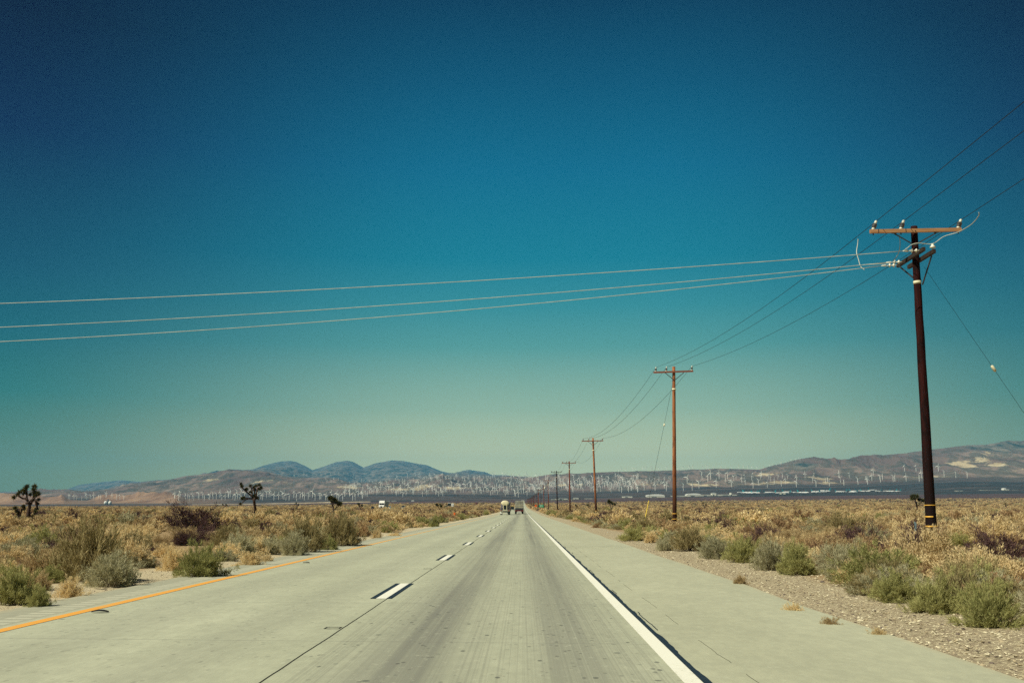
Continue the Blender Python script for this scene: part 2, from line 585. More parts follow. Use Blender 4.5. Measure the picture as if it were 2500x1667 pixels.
def ground_z(x, y):
    x = np.asarray(x, float); y = np.asarray(y, float)
    road = np.interp(y, YK, _zc)
    far = base_z(x, y)
    w = np.clip((np.abs(x) - 40) / 200, 0, 1)
    z = road * (1 - w) + far * w
    opp = np.clip((np.abs(x + 62) - 7) / 6, 0, 1)
    z = z + .55 * (1 - np.clip((np.abs(x + 62) - 7) / 7, 0, 1)) * np.clip((y - 150) / 120, 0, 1)
    return z + lat(x, y) * np.clip(1 - (y - 600) / 600, 0, 1) * opp - .02 * (opp < .02)


def gz(x, y): return float(ground_z(np.array([x]), np.array([y]))[0])


xs = np.unique(np.concatenate([np.arange(-90, 90, 2.0), [-7.75, -7.62, -7.55, -7.4, -7.2, 4.1, 4.2, 4.3, 4.36, 4.45, 4.6, -4, 0],
                               np.arange(4.5, 30, .75), np.arange(-30, -7.6, .75), np.arange(90, 400, 15.0), -np.arange(90, 400, 15.0),
                               np.arange(400, 3000, 90.0), -np.arange(400, 3000, 90.0)]))
GX, GY = np.meshgrid(xs, YK)
GZ = ground_z(GX, GY)
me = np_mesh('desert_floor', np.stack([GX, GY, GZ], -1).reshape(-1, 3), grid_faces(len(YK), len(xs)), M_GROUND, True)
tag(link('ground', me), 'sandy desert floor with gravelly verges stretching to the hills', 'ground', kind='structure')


def strip(x0, x1, ys, dz, wob0=None, wob1=None):
    ys = np.asarray(ys, float)
    z = np.interp(ys, YK, _zc) + dz
    a = np.full_like(ys, x0) if wob0 is None else x0 + wob0
    b = np.full_like(ys, x1) if wob1 is None else x1 + wob1
    V = np.concatenate([np.stack([a, ys, z], -1), np.stack([b, ys, z], -1)])
    n = len(ys)
    i = np.arange(n - 1)
    return V, np.stack([i, i + n, i + n + 1, i + 1], -1)


# road slab: top sheet plus thin sides
road_y = YK[YK <= 3500]
zr = np.interp(road_y, YK, _zc) + .012
rows = []
wobr = .035 * np.sin(road_y * .7) + .03 * np.sin(road_y * 1.9)
for xx, dz, wb in ((-7.56, -.1, 1), (-7.54, 0, 1), (-2.24, 0, 0), (1.56, 0, 0), (4.33, 0, 1), (4.35, -.1, 1)):
    rows.append(np.stack([np.full_like(road_y, xx) + wb * wobr, road_y, zr + dz], -1))
V = np.stack(rows, 1).reshape(-1, 3)
road = link('road', np_mesh('road_slab', V, grid_faces(len(road_y), 6), M_ROAD))
tag(road, 'pale concrete highway carriageway with grey wheel tracks running to the horizon', 'road', kind='structure')


def road_child(name, parts, mat):
    Vs, Fs, o = [], [], 0
    for V, Fc in parts:
        Vs.append(V); Fs.append(Fc + o); o += len(V)
    return link(name, np_mesh(name, np.concatenate(Vs), np.concatenate(Fs), mat), road)


fy = np.unique(np.concatenate([np.arange(-20, 60, .5), road_y[(road_y > 60) & (road_y < 3400)]]))
road_child('yellow_edge_line', [strip(-6.45, -6.27, fy, .0165)], M_YELLOW)
road_child('white_edge_line', [strip(1.37, 1.535, fy, .0165)], M_WHITE)
fw = np.unique(np.concatenate([np.arange(-10, 90, .12), fy]))
nz = np.cumsum(RNG.normal(0, .006, len(fw))); nz -= np.convolve(nz, np.ones(41) / 41, 'same')
nz = np.clip(nz, -.010, .014)
parts = [strip(1.531, 1.60, fw, .0185, None, nz)]
for y0 in np.arange(2, 80, 5.3):
    yy = np.arange(y0, y0 + RNG.uniform(.8, 2.4), .12)
    wv = np.cumsum(RNG.normal(0, .005, len(yy)))
    o = RNG.uniform(1.61, 1.645)
    parts.append(strip(o, o + .012, yy, .0205, wv, wv))
road_child('tar_seam', parts, M_TAR)
wh, bl = [], []
for k in range(-1, 60):
    y0 = 16.9 + 12.5 * k
    yy = np.linspace(y0, y0 + 3.4, 9)
    wh.append(strip(-2.435, -2.262, yy, .0165))
    bl.append(strip(-2.530, -2.435, yy, .0175)); bl.append(strip(-2.262, -2.170, yy, .0175))
road_child('white_lane_dashes', wh, M_WHITE)
road_child('black_dash_borders', bl, M_TAR)
cw = np.cumsum(RNG.normal(0, .0012, len(fw))); cw -= np.convolve(cw, np.ones(61) / 61, 'same')
parts = [strip(-2.252, -2.236, fw, .0145, cw, cw)]
yy0 = 4.5
while yy0 < 45:
    L0 = RNG.uniform(.5, 2.6)
    yy = np.arange(yy0, yy0 + L0, .12); wv = RNG.normal(0, .004, len(yy)) + .012 * np.sin(yy * .9)
    parts.append(strip(1.99, 1.995, yy, .0145, wv, wv))
    yy0 += L0 + RNG.uniform(.3, 1.6)
road_child('joint_crack', parts, M_CRACK)
parts = []
for k in range(8):
    y0 = 12.7 + 12.5 * k - (0 if k else 0)
    for a, b, c, d in ((-2.47, -2.27, 0, .03), (-2.47, -2.27, .17, .03), (-2.47, -2.45, .03, .14), (-2.29, -2.27, .03, .14)):
        parts.append(strip(a, b, [y0 + c, y0 + c + d], .0145))
road_child('reflector_pad_scar', parts, M_CRACK)
# the other carriageway across the median
ov = []
for xx in (-67.5, -56.5):
    oy = road_y[road_y < 1450]; ov.append(np.stack([np.full_like(oy, xx), oy, ground_z(np.full_like(oy, xx), oy) + .05], -1))
o = link('opposite_road', np_mesh('opposite_road', np.stack(ov, 1).reshape(-1, 3), grid_faces(len(oy), 2), plain('far_concrete', (.30, .28, .2), .85, .2)))
tag(o, 'oncoming carriageway across the scrub median', 'road', kind='structure')

# ------------------------------------------------------------------ hills
def line(*pts):
    a = np.array(pts, float)
    return a[:, 0], a[:, 1]


BAND = line((-900, 1222), (0, 1220), (300, 1218), (560, 1211), (800, 1208), (1000, 1205), (1276, 1205), (1500, 1200), (1800, 1190), (2100, 1185), (2350, 1172), (2500, 1172), (3400, 1170))
NEARH = line((-900, 1190), (-300, 1200), (0, 1204.5), (35, 1206), (70, 1210), (92, 1216), (100, 1215), (114, 1217), (146, 1215.6), (151, 1213), (158, 1217), (168, 1222), (209, 1226), (253, 1212), (287, 1210), (321, 1209), (338, 1204),
             (350, 1205.5), (375, 1202), (389, 1204), (409, 1206), (440, 1215.6), (462, 1222), (491, 1226), (530, 1234), (600, 1250), (3400, 1250))
CREST = line((-900, 1215), (0, 1209), (100, 1205), (200, 1205), (250, 1200), (280, 1193), (304, 1184), (335, 1181), (403, 1172), (446, 1163), (517, 1156), (599, 1152), (640, 1150.5), (680, 1158), (718, 1162), (780, 1163), (824, 1165), (858, 1176),
             (905, 1174), (950, 1170), (1050, 1168), (1150, 1164), (1234, 1161.6), (1276, 1165), (1319, 1164), (1340, 1161.6), (1404, 1158), (1500, 1152), (1576, 1148), (1678, 1146), (1780, 1143), (1857, 1145.7), (1895, 1135.5),
             (1954, 1122.7), (1990, 1115.8), (2025, 1122.7), (2069, 1125.6), (2104, 1116), (2161, 1110.6), (2250, 1099), (2318, 1091), (2378, 1082), (2442, 1078.7), (2467, 1075), (2500, 1080), (2700, 1070), (3400, 1100))
BACK = line((-900, 1212), (0, 1205), (95, 1200.7), (158, 1200), (190, 1188), (231, 1182), (297, 1175.6), (335, 1179), (403, 1176), (560, 1153), (592, 1151), (615, 1148), (652, 1135.6), (679, 1129), (705, 1127), (721, 1130), (744, 1141),
            (762, 1151.7), (790, 1142.5), (819, 1131), (845, 1127.5), (861, 1130), (886, 1143.6), (918, 1133), (955, 1127), (985, 1129.4), (1042, 1138), (1079, 1152.7), (1108, 1159), (1127, 1152), (1144, 1149), (1183, 1154), (1202, 1161),
            (1234, 1161.6), (1266, 1167), (1319, 1172), (1500, 1175), (2500, 1175), (3400, 1180))
pxg = np.arange(-800, 3301, 3.0)
u_g = np.array([ue(p, 1190)[0] for p in pxg])
e_of = lambda ln: np.array([ue(p, q)[1] for p, q in zip(pxg, np.interp(pxg, *ln))])
eE = e_of((PXS, EDGE)); eB = e_of(BAND); eN = e_of(NEARH); eC = e_of(CREST); eK = e_of((BACK[0], BACK[1] - 3.5))
px1 = 1 / F
Yk = np.array([3500, 3540, 3640, 3900, 4200, 4500, 5000, 5500, 6200, 7000, 7600, 8300, 12000, 17000, 19000], float)
P = [eE, eE - 1.2 * px1, eE + .35 * (eB - eE) * .5, eE + .42 * (eB - eE), None, eE + .75 * (eB - eE), eB, eB + .22 * (eC - eB), eB + .52 * (eC - eB), eB + .84 * (eC - eB), eC, np.minimum(eC, eK) - 9 * px1,
     np.minimum(eC, eK) + .3 * (eK - np.minimum(eC, eK)) - 4 * px1, eK, eK - 25 * px1]
reg42 = eE + .58 * (eB - eE)
P[4] = np.maximum(eN, reg42)
near_amt = np.clip((eN - reg42) / (8 * px1), 0, 1)
Yr = np.unique(np.concatenate([np.linspace(3500, 3640, 6), np.linspace(3640, 5000, 46), np.linspace(5000, 8300, 84), np.linspace(8300, 14000, 30), np.linspace(14000, 19000, 40)]))
EK = np.stack(P)                                        # knots x cols
EG = np.empty((len(Yr), len(pxg)))
for j in range(len(pxg)):
    # smoothstep-eased interpolation keeps the ridges rounded rather than faceted
    k = np.clip(np.searchsorted(Yk, Yr, 'right') - 1, 0, len(Yk) - 2)
    t = (Yr - Yk[k]) / (Yk[k + 1] - Yk[k])
    EG[:, j] = EK[k, j] + (EK[k + 1, j] - EK[k, j]) * t
HX = u_g[None, :] * Yr[:, None]; HY = np.repeat(Yr[:, None], len(pxg), 1)


def vnoise(x, y, seed):
    r = np.random.default_rng(seed).random((256, 256))
    xi = np.floor(x).astype(int); yi = np.floor(y).astype(int)
    fx = x - xi; fy_ = y - yi
    fx = fx * fx * (3 - 2 * fx); fy_ = fy_ * fy_ * (3 - 2 * fy_)
    g = lambda a, b: r[a % 256, b % 256]
    return (g(xi, yi) * (1 - fx) + g(xi + 1, yi) * fx) * (1 - fy_) + (g(xi, yi + 1) * (1 - fx) + g(xi + 1, yi + 1) * fx) * fy_


def ridged(x, y, s, oct_=5, seed=3):
    o = np.zeros_like(x); a = 1.0; t = 0
    for k in range(oct_):
        v = vnoise(x / s + 13.7 * k, y / s + 7.1 * k, seed + k)
        o += a * (1 - np.abs(2 * v - 1)); t += a; a *= .5; s *= .5
    return o / t


ry = np.interp(HY, [3500, 3900, 4200, 4500, 5000, 5600, 6600, 7200, 7600, 8300, 12500, 14500, 16000, 17000, 19000], [0, .15, .25, .12, .08, .55, 1, .6, .12, .5, .6, .22, .10, .07, .5])
rel = np.where(HY < 8300, ridged(HX + HY * .12, HY * .34, 620, 6), ridged(HX - HY * .1, HY * .36, 1500, 6, 51)) - .62
amp = ry * np.interp(HY, [3500, 5000, 7500, 17000], [60, 90, 240, 620])
amp *= np.clip(np.interp(HX / HY, [-.6, -.3, -.1, .1, .2, .6], [.8, .8, .8, .6, .7, 1.2]), 0, 2)
HZ = H + HY * EG + rel * amp
small = (ridged(HX - HY * .2, HY * .35, 150, 4, 21) - .6)
HZ += small * ry * 62
nearmask = near_amt[None, :] * np.interp(HY, [3900, 4150, 4300, 4600], [0, 1, 1, 0])
HZ += nearmask * (ridged(HX, HY, 110, 4, 31) - .6) * 26
EGF = (HZ - H) / HY
me = np_mesh('hill_range', np.stack([HX, HY, HZ], -1).reshape(-1, 3), grid_faces(len(Yr), len(pxg)), M_HILLS, True)
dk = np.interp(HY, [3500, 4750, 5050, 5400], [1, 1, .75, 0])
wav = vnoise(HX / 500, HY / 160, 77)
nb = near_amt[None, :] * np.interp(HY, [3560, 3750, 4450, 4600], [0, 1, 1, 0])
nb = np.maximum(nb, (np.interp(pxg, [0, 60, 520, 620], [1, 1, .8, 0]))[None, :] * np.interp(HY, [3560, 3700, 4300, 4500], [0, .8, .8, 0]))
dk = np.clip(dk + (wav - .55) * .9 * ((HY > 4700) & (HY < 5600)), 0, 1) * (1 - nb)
tanm = np.zeros_like(HX)
PXM = np.repeat(pxg[None, :], len(Yr), 0)
PYM = 1242.5 - EGF * F


def blob(cx, cy, w, h, a=1.0):
    global tanm
    tanm = np.maximum(tanm, a * np.exp(-((PXM - cx) / w) ** 2 - ((PYM - cy) / h) ** 2) * (HY > 4900))


for b_ in ((850, 1190, 36, 7), (1020, 1188, 60, 5), (990, 1195, 70, 4), (1100, 1192, 80, 5, .9), (1620, 1184, 60, 4, .7), (1740, 1185, 70, 5, .8), (1900, 1180, 60, 6, .9), (1880, 1160, 40, 5, .6), (2010, 1170, 60, 5, .7),
           (2040, 1180, 60, 4, .9), (2350, 1132, 30, 8), (2400, 1126, 26, 10), (2440, 1137, 34, 4), (2370, 1140, 30, 7, .9), (2420, 1110, 20, 8, .7), (2490, 1150, 30, 6, .8), (2290, 1165, 50, 4, .8), (660, 1180, 60, 8, .5), (500, 1168, 60, 9, .4),
           (315, 1185, 30, 6, .4), (1350, 1185, 120, 4, .45)):
    blob(*b_)
strip_ = (HY > 3550) & (HY < 3600) & (PXM > 470) & (PXM < 905)
dk = np.where(strip_, 0, dk); nb = np.where(strip_, 0, nb); tanm = np.where(strip_, 1.6, tanm)
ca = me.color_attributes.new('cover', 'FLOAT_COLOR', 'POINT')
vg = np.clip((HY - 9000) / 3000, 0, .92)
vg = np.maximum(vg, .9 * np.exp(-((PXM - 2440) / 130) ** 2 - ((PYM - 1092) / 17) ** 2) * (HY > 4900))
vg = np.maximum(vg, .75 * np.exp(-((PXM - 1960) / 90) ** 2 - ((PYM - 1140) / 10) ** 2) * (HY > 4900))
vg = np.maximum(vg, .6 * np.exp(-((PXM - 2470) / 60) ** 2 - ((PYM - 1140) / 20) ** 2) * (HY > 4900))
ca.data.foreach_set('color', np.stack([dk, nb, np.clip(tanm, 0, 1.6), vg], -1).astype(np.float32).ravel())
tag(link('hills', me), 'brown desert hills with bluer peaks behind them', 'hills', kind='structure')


def far_locate(px, py, ymin=3500):
    """first point of the hills along the bearing of px whose slope reaches that of py"""
    u, e = ue(px, py)
    j = int(np.clip(np.searchsorted(u_g, u), 1, len(u_g) - 1))
    col = EGF[:, j]
    ok = np.where((col >= e) & (Yr >= ymin))[0]
    k = ok[0] if len(ok) else int(np.argmax(np.where(Yr < 8000, col, -9)))
    return Vector((u * Yr[k], Yr[k], H + Yr[k] * col[k]))


def far_z(x, y):
    u = x / y
    j = int(np.clip(np.searchsorted(u_g, u), 1, len(u_g) - 1)); k = int(np.clip(np.searchsorted(Yr, y), 1, len(Yr) - 1))
    return float(HZ[k, j])


# ------------------------------------------------------------------ shrubs
def shrub_meshes(key, seed, n_cl, per, bw, up, spread, leafmat, stemmat, stem_n, lift=.12, bl=(.14, .32)):
    rng = np.random.default_rng(seed)
    # cluster centres spread through a lumpy dome of unit radius and height
    ct = rng.uniform(.02 if spread > .6 else .12, 1, n_cl)
    ph = rng.uniform(0, 2 * math.pi, n_cl)
    st = np.sqrt(1 - ct ** 2)
    d = np.stack([st * np.cos(ph), st * np.sin(ph), ct], -1)
    lump = 1 + .26 * np.sin(2 * ph + seed) * st + .20 * np.sin(5 * ph + 2 * seed) * st
    rad = rng.uniform(.62, 1.0, n_cl) * lump * rng.choice([1, 1, .9, .72, 1.1, 1.28], n_cl)
    c = d * rad[:, None] * np.array([1, 1, .92])
    c[:, 2] += lift * .5
    t = 1 - .40 * rng.random((n_cl, per, 1)) ** 2.2
    root = np.array([0, 0, -.02])
    start = root + (c[:, None, :] - root) * t + rng.normal(0, .045, (n_cl, per, 3))
    dirn = d[:, None, :] * spread + np.array([0, 0, up]) + rng.normal(0, .5, (n_cl, per, 3))
    dirn /= np.linalg.norm(dirn, axis=-1, keepdims=True)
    L = rng.uniform(bl[0], bl[1], (n_cl, per, 1))
    side = np.cross(dirn, rng.normal(0, 1, (n_cl, per, 3)))
    side /= np.linalg.norm(side, axis=-1, keepdims=True) + 1e-9
    w = bw * rng.uniform(.6, 1.3, (n_cl, per, 1))
    tip = start + dirn * L
    mid = start + dirn * L * .45 + rng.normal(0, .012, start.shape)
    start[..., 2] = np.maximum(start[..., 2], .0)
    V = np.stack([start, mid + side * w, tip, mid - side * w], 2).reshape(-1, 3)
    Q = np.arange(len(V)).reshape(-1, 4)
    fol = np_mesh(key + '_foliage', V, Q, leafmat)
    # woody stems fan from the root
    idx = rng.choice(n_cl, min(stem_n, n_cl), replace=False)
    mb = MB()
    for i in idx:
        e = Vector(c[i]) * rng.uniform(.75, .95)
        m = e * .5 + Vector(rng.normal(0, .05, 3)) + Vector((0, 0, -.05))
        r0 = rng.uniform(.009, .018)
        mb.tube([(e.x * .05, e.y * .05, -.06), (m.x, m.y, max(m.z, .04)), e], [r0, r0 * .7, r0 * .3], 3, cap=False)
    stm = mb.mesh(key + '_stems', stemmat)
    return fol, stm


PROTO = {}
SPECS = {  # kind: clusters, blades, width, up, spread, stems
    'sage': (200, 58, .0100, .42, .8, M_STEM_PALE, 40, .10, (.09, .21)),
    'green': (190, 60, .0100, .45, .8, M_STEM, 34, .10, (.09, .21)),
    'olive': (160, 54, .0100, .62, .65, M_STEM_DARK, 46, .16, (.10, .23)),
    'straw': (210, 56, .0115, .15, .9, M_STEM, 40, .10, (.05, .14)),
    'brown': (180, 50, .0110, .2, .85, M_STEM_DARK, 44, .10, (.06, .15)),
    'dead': (130, 38, .0090, .25, .8, M_STEM_DARK, 80, .12, (.08, .22)),
}
for kd, (ncl, per, bw, up, spd, stm, sn, lf, bl_) in SPECS.items():
    for v in range(3):
        PROTO[kd, v, 0] = shrub_meshes('%s_shrub' % kd, 11 * v + len(kd) * 3 + ord(kd[0]), ncl, per, bw, up, spd, LEAF[kd], stm, sn, lf, bl_)
    for v in range(2):
        PROTO[kd, v, 1] = shrub_meshes('%s_small_shrub' % kd, 91 + 7 * v + ord(kd[0]), 95, 26, bw * 2.5, up * .8, spd, LEAF[kd], stm, 8, lf, (.09, .20))

KINDN = {'sage': 'grey green sagebrush', 'green': 'green rabbitbrush', 'olive': 'dark olive brush', 'straw': 'straw coloured dry shrub', 'brown': 'rusty brown dry shrub', 'dead': 'dark dead shrub'}
shrub_first = {}
SHR = []     # x, y, w, h, kind, label


def named(px0, px1, py0, py1, kd, label, Y=None, dz=0.0):
    cx = (px0 + px1) / 2
    if Y is None:
        Y = H * F / (py1 - 1242.5)
    b = at(cx, py1, Y)
    w = (px1 - px0) * Y / F; h = (py1 - py0) * Y / F
    SHR.append([b.x, Y + w * .25, w * 1.12, h * 1.05, kd, label])


# left roadside
named(435, 528, 1334, 1403, 'green', 'rounded bright green shrub leaning over the left road edge with its own short shadow')
named(682, 746, 1300, 1352, 'sage', 'pale silvery sagebrush in front of the tall dark shrub at the left road edge')
named(705, 778, 1270, 1345, 'olive', 'tall dark green shrub behind the pale silvery sagebrush at the left edge')
named(776, 822, 1309, 1339, 'green', 'low yellowish shrub between the two tall dark shrubs at the left road edge')
named(786, 872, 1256, 1330, 'olive', 'tallest olive shrub on the left road edge, upright twigs on bare lower stems')
named(855, 905, 1275, 1308, 'brown', 'rusty shrub tucked behind the tallest olive shrub on the left road edge')
named(907, 930, 1288, 1311, 'straw', 'small pale upright shrub alone on bare sand at the left road edge')
named(948, 976, 1297, 1306, 'straw', 'tiny pale tuft on bare sand past the small upright shrub')
named(585, 638, 1341, 1375, 'straw', 'low straw shrub on the sandy left verge beside the yellow line')
named(638, 664, 1346, 1366, 'straw', 'small dry tuft just right of the low straw shrub on the left verge')
named(204, 316, 1353, 1424, 'sage', 'broad tan and sage shrub on the left verge, second clump from the photo edge')
named(122, 272, 1288, 1415, 'olive', 'big tangled tan green bush rising behind the left verge, largest on that side')
named(65, 112, 1427, 1473, 'green', 'small dark rooted shrub standing alone on the sand nearest the camera at left')
named(-25, 75, 1394, 1465, 'green', 'green shrub cut by the left photo edge, nearest to the camera on that side')
named(392, 446, 1337, 1388, 'straw', 'dry tan shrub touching the rounded bright green shrub on its left side')
named(140, 190, 1400, 1448, 'straw', 'yellowish little shrub between the lone small shrub and the broad sage clump')
named(402, 522, 1231, 1290, 'dead', 'large dark spidery bush standing out of the left plain with visible bare branches', Y=64)
named(155, 190, 1240, 1272, 'dead', 'dark airy bush right of the leftmost Joshua tree', Y=88)
named(190, 262, 1258, 1290, 'brown', 'rusty sprawling bush in the left plain behind the big tangled bush', Y=60)
named(1050, 1072, 1262, 1284, 'green', 'round dark green shrub on the left road edge well ahead')
named(1118, 1132, 1254, 1268, 'green', 'dark green shrub farther up the left road edge')
named(1062, 1112, 1249, 1266, 'brown', 'dark reddish bush mound on the left plain behind the road edge shrubs', Y=130)
# right roadside
named(1905, 1997, 1338, 1400, 'green', 'neat round green shrub with a dark base on the right gravel verge')
named(1852, 1923, 1322, 1389, 'sage', 'tall grey green sagebrush left of the neat round green shrub on the right verge')
named(1783, 1860, 1318, 1371, 'green', 'feathery green shrub in the right roadside row, left of the tall sagebrush')
named(1712, 1785, 1314, 1361, 'sage', 'broad grey shrub in the right roadside row above dark bases')
named(1648, 1726, 1292, 1343, 'olive', 'wide olive shrub near the far end of the right roadside row')
named(1605, 1645, 1312, 1341, 'sage', 'small pale sage standing forward on the right gravel verge')
named(1520, 1578, 1288, 1318, 'green', 'green shrub around the foot of the yellow guy marker')
named(1573, 1602, 1296, 1323, 'straw', 'pale dry shrub right of the yellow guy marker on the verge')
named(1540, 1610, 1268, 1300, 'olive', 'olive clump behind the yellow guy marker')
named(2027, 2112, 1344, 1416, 'sage', 'grey green shrub at the left end of the big green clump on the right verge')
named(2082, 2254, 1350, 1429, 'green', 'largest bright green shrub on the right verge below the nearest pole')
named(2145, 2247, 1404, 1464, 'green', 'low green shrub creeping onto the gravel in front of the largest green shrub')
named(2244, 2342, 1420, 1490, 'green', 'yellowish green shrub right of the low green shrub on the gravel')
named(2300, 2405, 1405, 1482, 'olive', 'olive shrub over orange sand on the right verge, second from the photo edge')
named(2372, 2487, 1439, 1522, 'green', 'nearest green shrub on the right verge casting a black shadow onto the gravel')
named(2187, 2362, 1300, 1413, 'straw', 'large tan bush with a black hollow beneath it, in front of the nearest pole')
named(2050, 2180, 1290, 1359, 'dead', 'dark purple dead bush left of the nearest pole')
named(2330, 2520, 1352, 1450, 'straw', 'huge tan bush filling the right photo edge behind the nearest green shrub')
named(2390, 2520, 1300, 1375, 'dead', 'dark dead bush high at the right photo edge')
named(2474, 2530, 1420, 1466, 'dead', 'small black dead bush cut by the right photo edge')
named(2018, 2104, 1236, 1286, 'olive', 'round yellow green bush standing above the scrub left of the nearest pole', Y=52)
named(1955, 2050, 1318, 1362, 'brown', 'pinkish dry bush behind the neat round green shrub')
named(2020, 2090, 1298, 1328, 'brown', 'orange tinted dry bush beside the dark purple dead bush')
named(1475, 1505, 1245, 1262, 'green', 'tall green bush on the right plain behind the third pole', Y=95)
for a_, b_ in ((1920, 1480), (2010, 1512), (2128, 1535), (1790, 1418)):
    named(a_, a_ + 36, b_ - 24, b_, 'straw', 'pale dry grass tuft sprouting at the edge of the right concrete shoulder')
N_NAMED = len(SHR)

# the rest of the scrub
rng = np.random.default_rng(42)


def sample(n, y0, y1):
    y = np.sqrt(rng.uniform(y0 * y0, y1 * y1, n)); u = rng.uniform(-.64, .62, n)
    return u * y, y


def area(y0, y1): return 1.26 * .5 * (y1 * y1 - y0 * y0)


cand = []
for y0, y1, dens, ws in ((6, 26, 1.25, (.55, 1.15)), (26, 60, .80, (.65, 1.3)), (60, 150, .46, (.75, 1.5)), (150, 340, .17, (1.0, 2.3)), (340, 750, .060, (1.4, 3.0)), (750, 1500, .020, (1.8, 3.8)), (1500, 2350, .0075, (2.2, 4.4))):
    X, Y = sample(int(area(y0, y1) * dens), y0, y1)
    W = rng.uniform(ws[0], ws[1], len(X)) * rng.choice([.6, 1, 1, 1.15], len(X))
    cand.append(np.stack([X, Y, W], -1))
ey = np.concatenate([np.arange(11, 60, .62), np.arange(60, 200, 1.5)])
er = 6.15 + .35 * np.sin(ey * .19 + 2) + .3 * np.sin(ey * .61)
cand.append(np.stack([er + .55 + .7 * rng.random(len(ey)), ey + rng.normal(0, .3, len(ey)), rng.uniform(.55, 1.15, len(ey))], -1))
el_ = np.arange(26, 200, 1.7)
cand.append(np.stack([-8.6 - .8 * rng.random(len(el_)), el_, rng.uniform(.5, 1.1, len(el_))], -1))
bx_, by_ = sample(240, 34, 140)
cand.append(np.stack([bx_, by_, rng.uniform(1.6, 2.6, len(bx_))], -1))
ox = rng.uniform(-40, 40, 3600); oy_ = rng.uniform(-8, 44, 3600)
om = np.abs(ox) > .60 * np.maximum(oy_, 0)
cand.append(np.stack([ox[om], oy_[om], rng.uniform(.55, 1.2, om.sum())], -1))
cand = np.concatenate(cand)
X, Y, W = cand.T
ln = -8.3 + .45 * np.sin(Y * .23) + .35 * np.sin(Y * .71 + 1)
rn = 6.1 + .35 * np.sin(Y * .19 + 2) + .35 * np.sin(Y * .61) + np.clip((22 - Y) / 22, 0, 1) * .2
ok = (X < ln - W * .45) | (X > rn + W * .45)
ok &= np.abs(X + 62) > 6.5 + W * .5
ok &= ~((X > 13.9) & (X < 14.9) & (Y > 34) & (Y < 35.9))
# clearings so that sandy soil shows between plants
clr = vnoise(X / 5.5 + 300, Y / 7 + 300, 5)
ok &= (clr > .30) | (rng.random(len(X)) < .18)
# open ground in front of the big spidery bush and the nearer Joshua trees
for u0_, hw_, ya_, yb_ in ((-.335, .030, 28, 64), (-.27, .018, 84, 112), (-.4975, .022, 78, 108), (-.187, .010, 140, 168)):
    ok &= ~((np.abs(X / Y - u0_) < hw_) & (Y > ya_) & (Y < yb_) & (rng.random(len(X)) < np.where(Y < 42, .5, .85)))
# keep clear of the plants placed above
NM = np.array([[s[0], s[1], s[2]] for s in SHR])
near_ = Y < 80
for a_, b_, w_ in NM:
    ok &= ~(near_ & (((X - a_) / (.33 * w_ + .16 * W)) ** 2 + ((Y - b_) / (.33 * w_ + .18 * W)) ** 2 < 1))
X, Y, W = X[ok], Y[ok], W[ok]
edge = np.minimum(np.abs(X - rn[ok]), np.abs(X - ln[ok])) < 1.6
pn = vnoise(X / 16 + 50, Y / 26 + 50, 9)
KD = np.empty(len(X), dtype=object)
r_ = rng.random(len(X))
for i in range(len(X)):
    if edge[i] and Y[i] < 260:
        ks = (('sage', .27), ('green', .55), ('olive', .70), ('straw', .95), ('brown', 1))
    elif pn[i] > .66:
        ks = (('straw', .20), ('brown', .44), ('dead', .86), ('olive', .96), ('sage', 1))  # clumps of dead and rusty plants, partly standing in for shadowed gaps
    else:
        ks = (('straw', .63), ('brown', .74), ('dead', .84), ('olive', .92), ('sage', .975), ('green', 1))
    KD[i] = next(k for k, p in ks if r_[i] <= p)
HT = W * rng.uniform(.40, .64, len(X)) * np.where(Y > 40, .92, 1)
HT = np.where(edge, HT * .95, HT)
RZ = rng.uniform(0, 6.28, len(X))
# the largest in the picture become individuals
uu = X / Y
inframe = (uu > -.54) & (uu < .52) & (Y > 7)
sz = np.where(inframe, W * HT / Y ** 2, 0)
order = np.argsort(-sz)
N_IND = 300 - N_NAMED
ind = set(order[:N_IND].tolist())


def put_shrub(x, y, w, h, kd, rz, lod, var, label, group):
    fol, stm = PROTO[kd, var, lod]
    o = empty('desert_shrub', (x, y, gz(x, y) - .02), rz, (w / 2, w / 2, h))
    a = link('foliage', fol, o); b = link('stems', stm, o)
    tag(o, label, 'shrub', group)
    shrub_first.setdefault((kd, var, lod), (a, b))


for i, s in enumerate(SHR):
    x, y, w, h, kd, lab = s
    put_shrub(x, y, w, h, kd, random.uniform(0, 6.28), 0, i % 3, lab, 'grass tufts along the shoulder' if 'tuft sprouting' in lab else 'shrubs along the roadside')
SIDE = {-1: 'left', 1: 'right'}
for i in order[:N_IND]:
    kd = KD[i]; sd = -1 if X[i] < 0 else 1
    where = ('in the front row along the %s verge' if edge[i] else 'inside the scrub beyond the %s verge') % SIDE[sd]
    lod = 0 if Y[i] < 55 else 1
    put_shrub(X[i], Y[i], W[i], HT[i], kd, RZ[i], lod, int(i % (3 if lod == 0 else 2)), '%s %s' % (KINDN[kd], where), 'scrub shrubs: %s %s' % (kd, where))
need = [k for k in PROTO if k not in shrub_first]
rest = [i for i in order[N_IND:]]
for k in need:      # make sure every mesh of the far scrub also stands in the scene as a real plant
    kd, v, lod = k
    for i in rest:
        if KD[i] == kd and (lod == 1) == (Y[i] >= 55):
            sd = -1 if X[i] < 0 else 1
            put_shrub(X[i], Y[i], W[i], HT[i], kd, RZ[i], lod, v, '%s inside the scrub beyond the %s verge' % (KINDN[kd], SIDE[sd]), 'scrub shrubs: %s inside the scrub beyond the %s verge' % (kd, SIDE[sd]))
            rest.remove(i); break


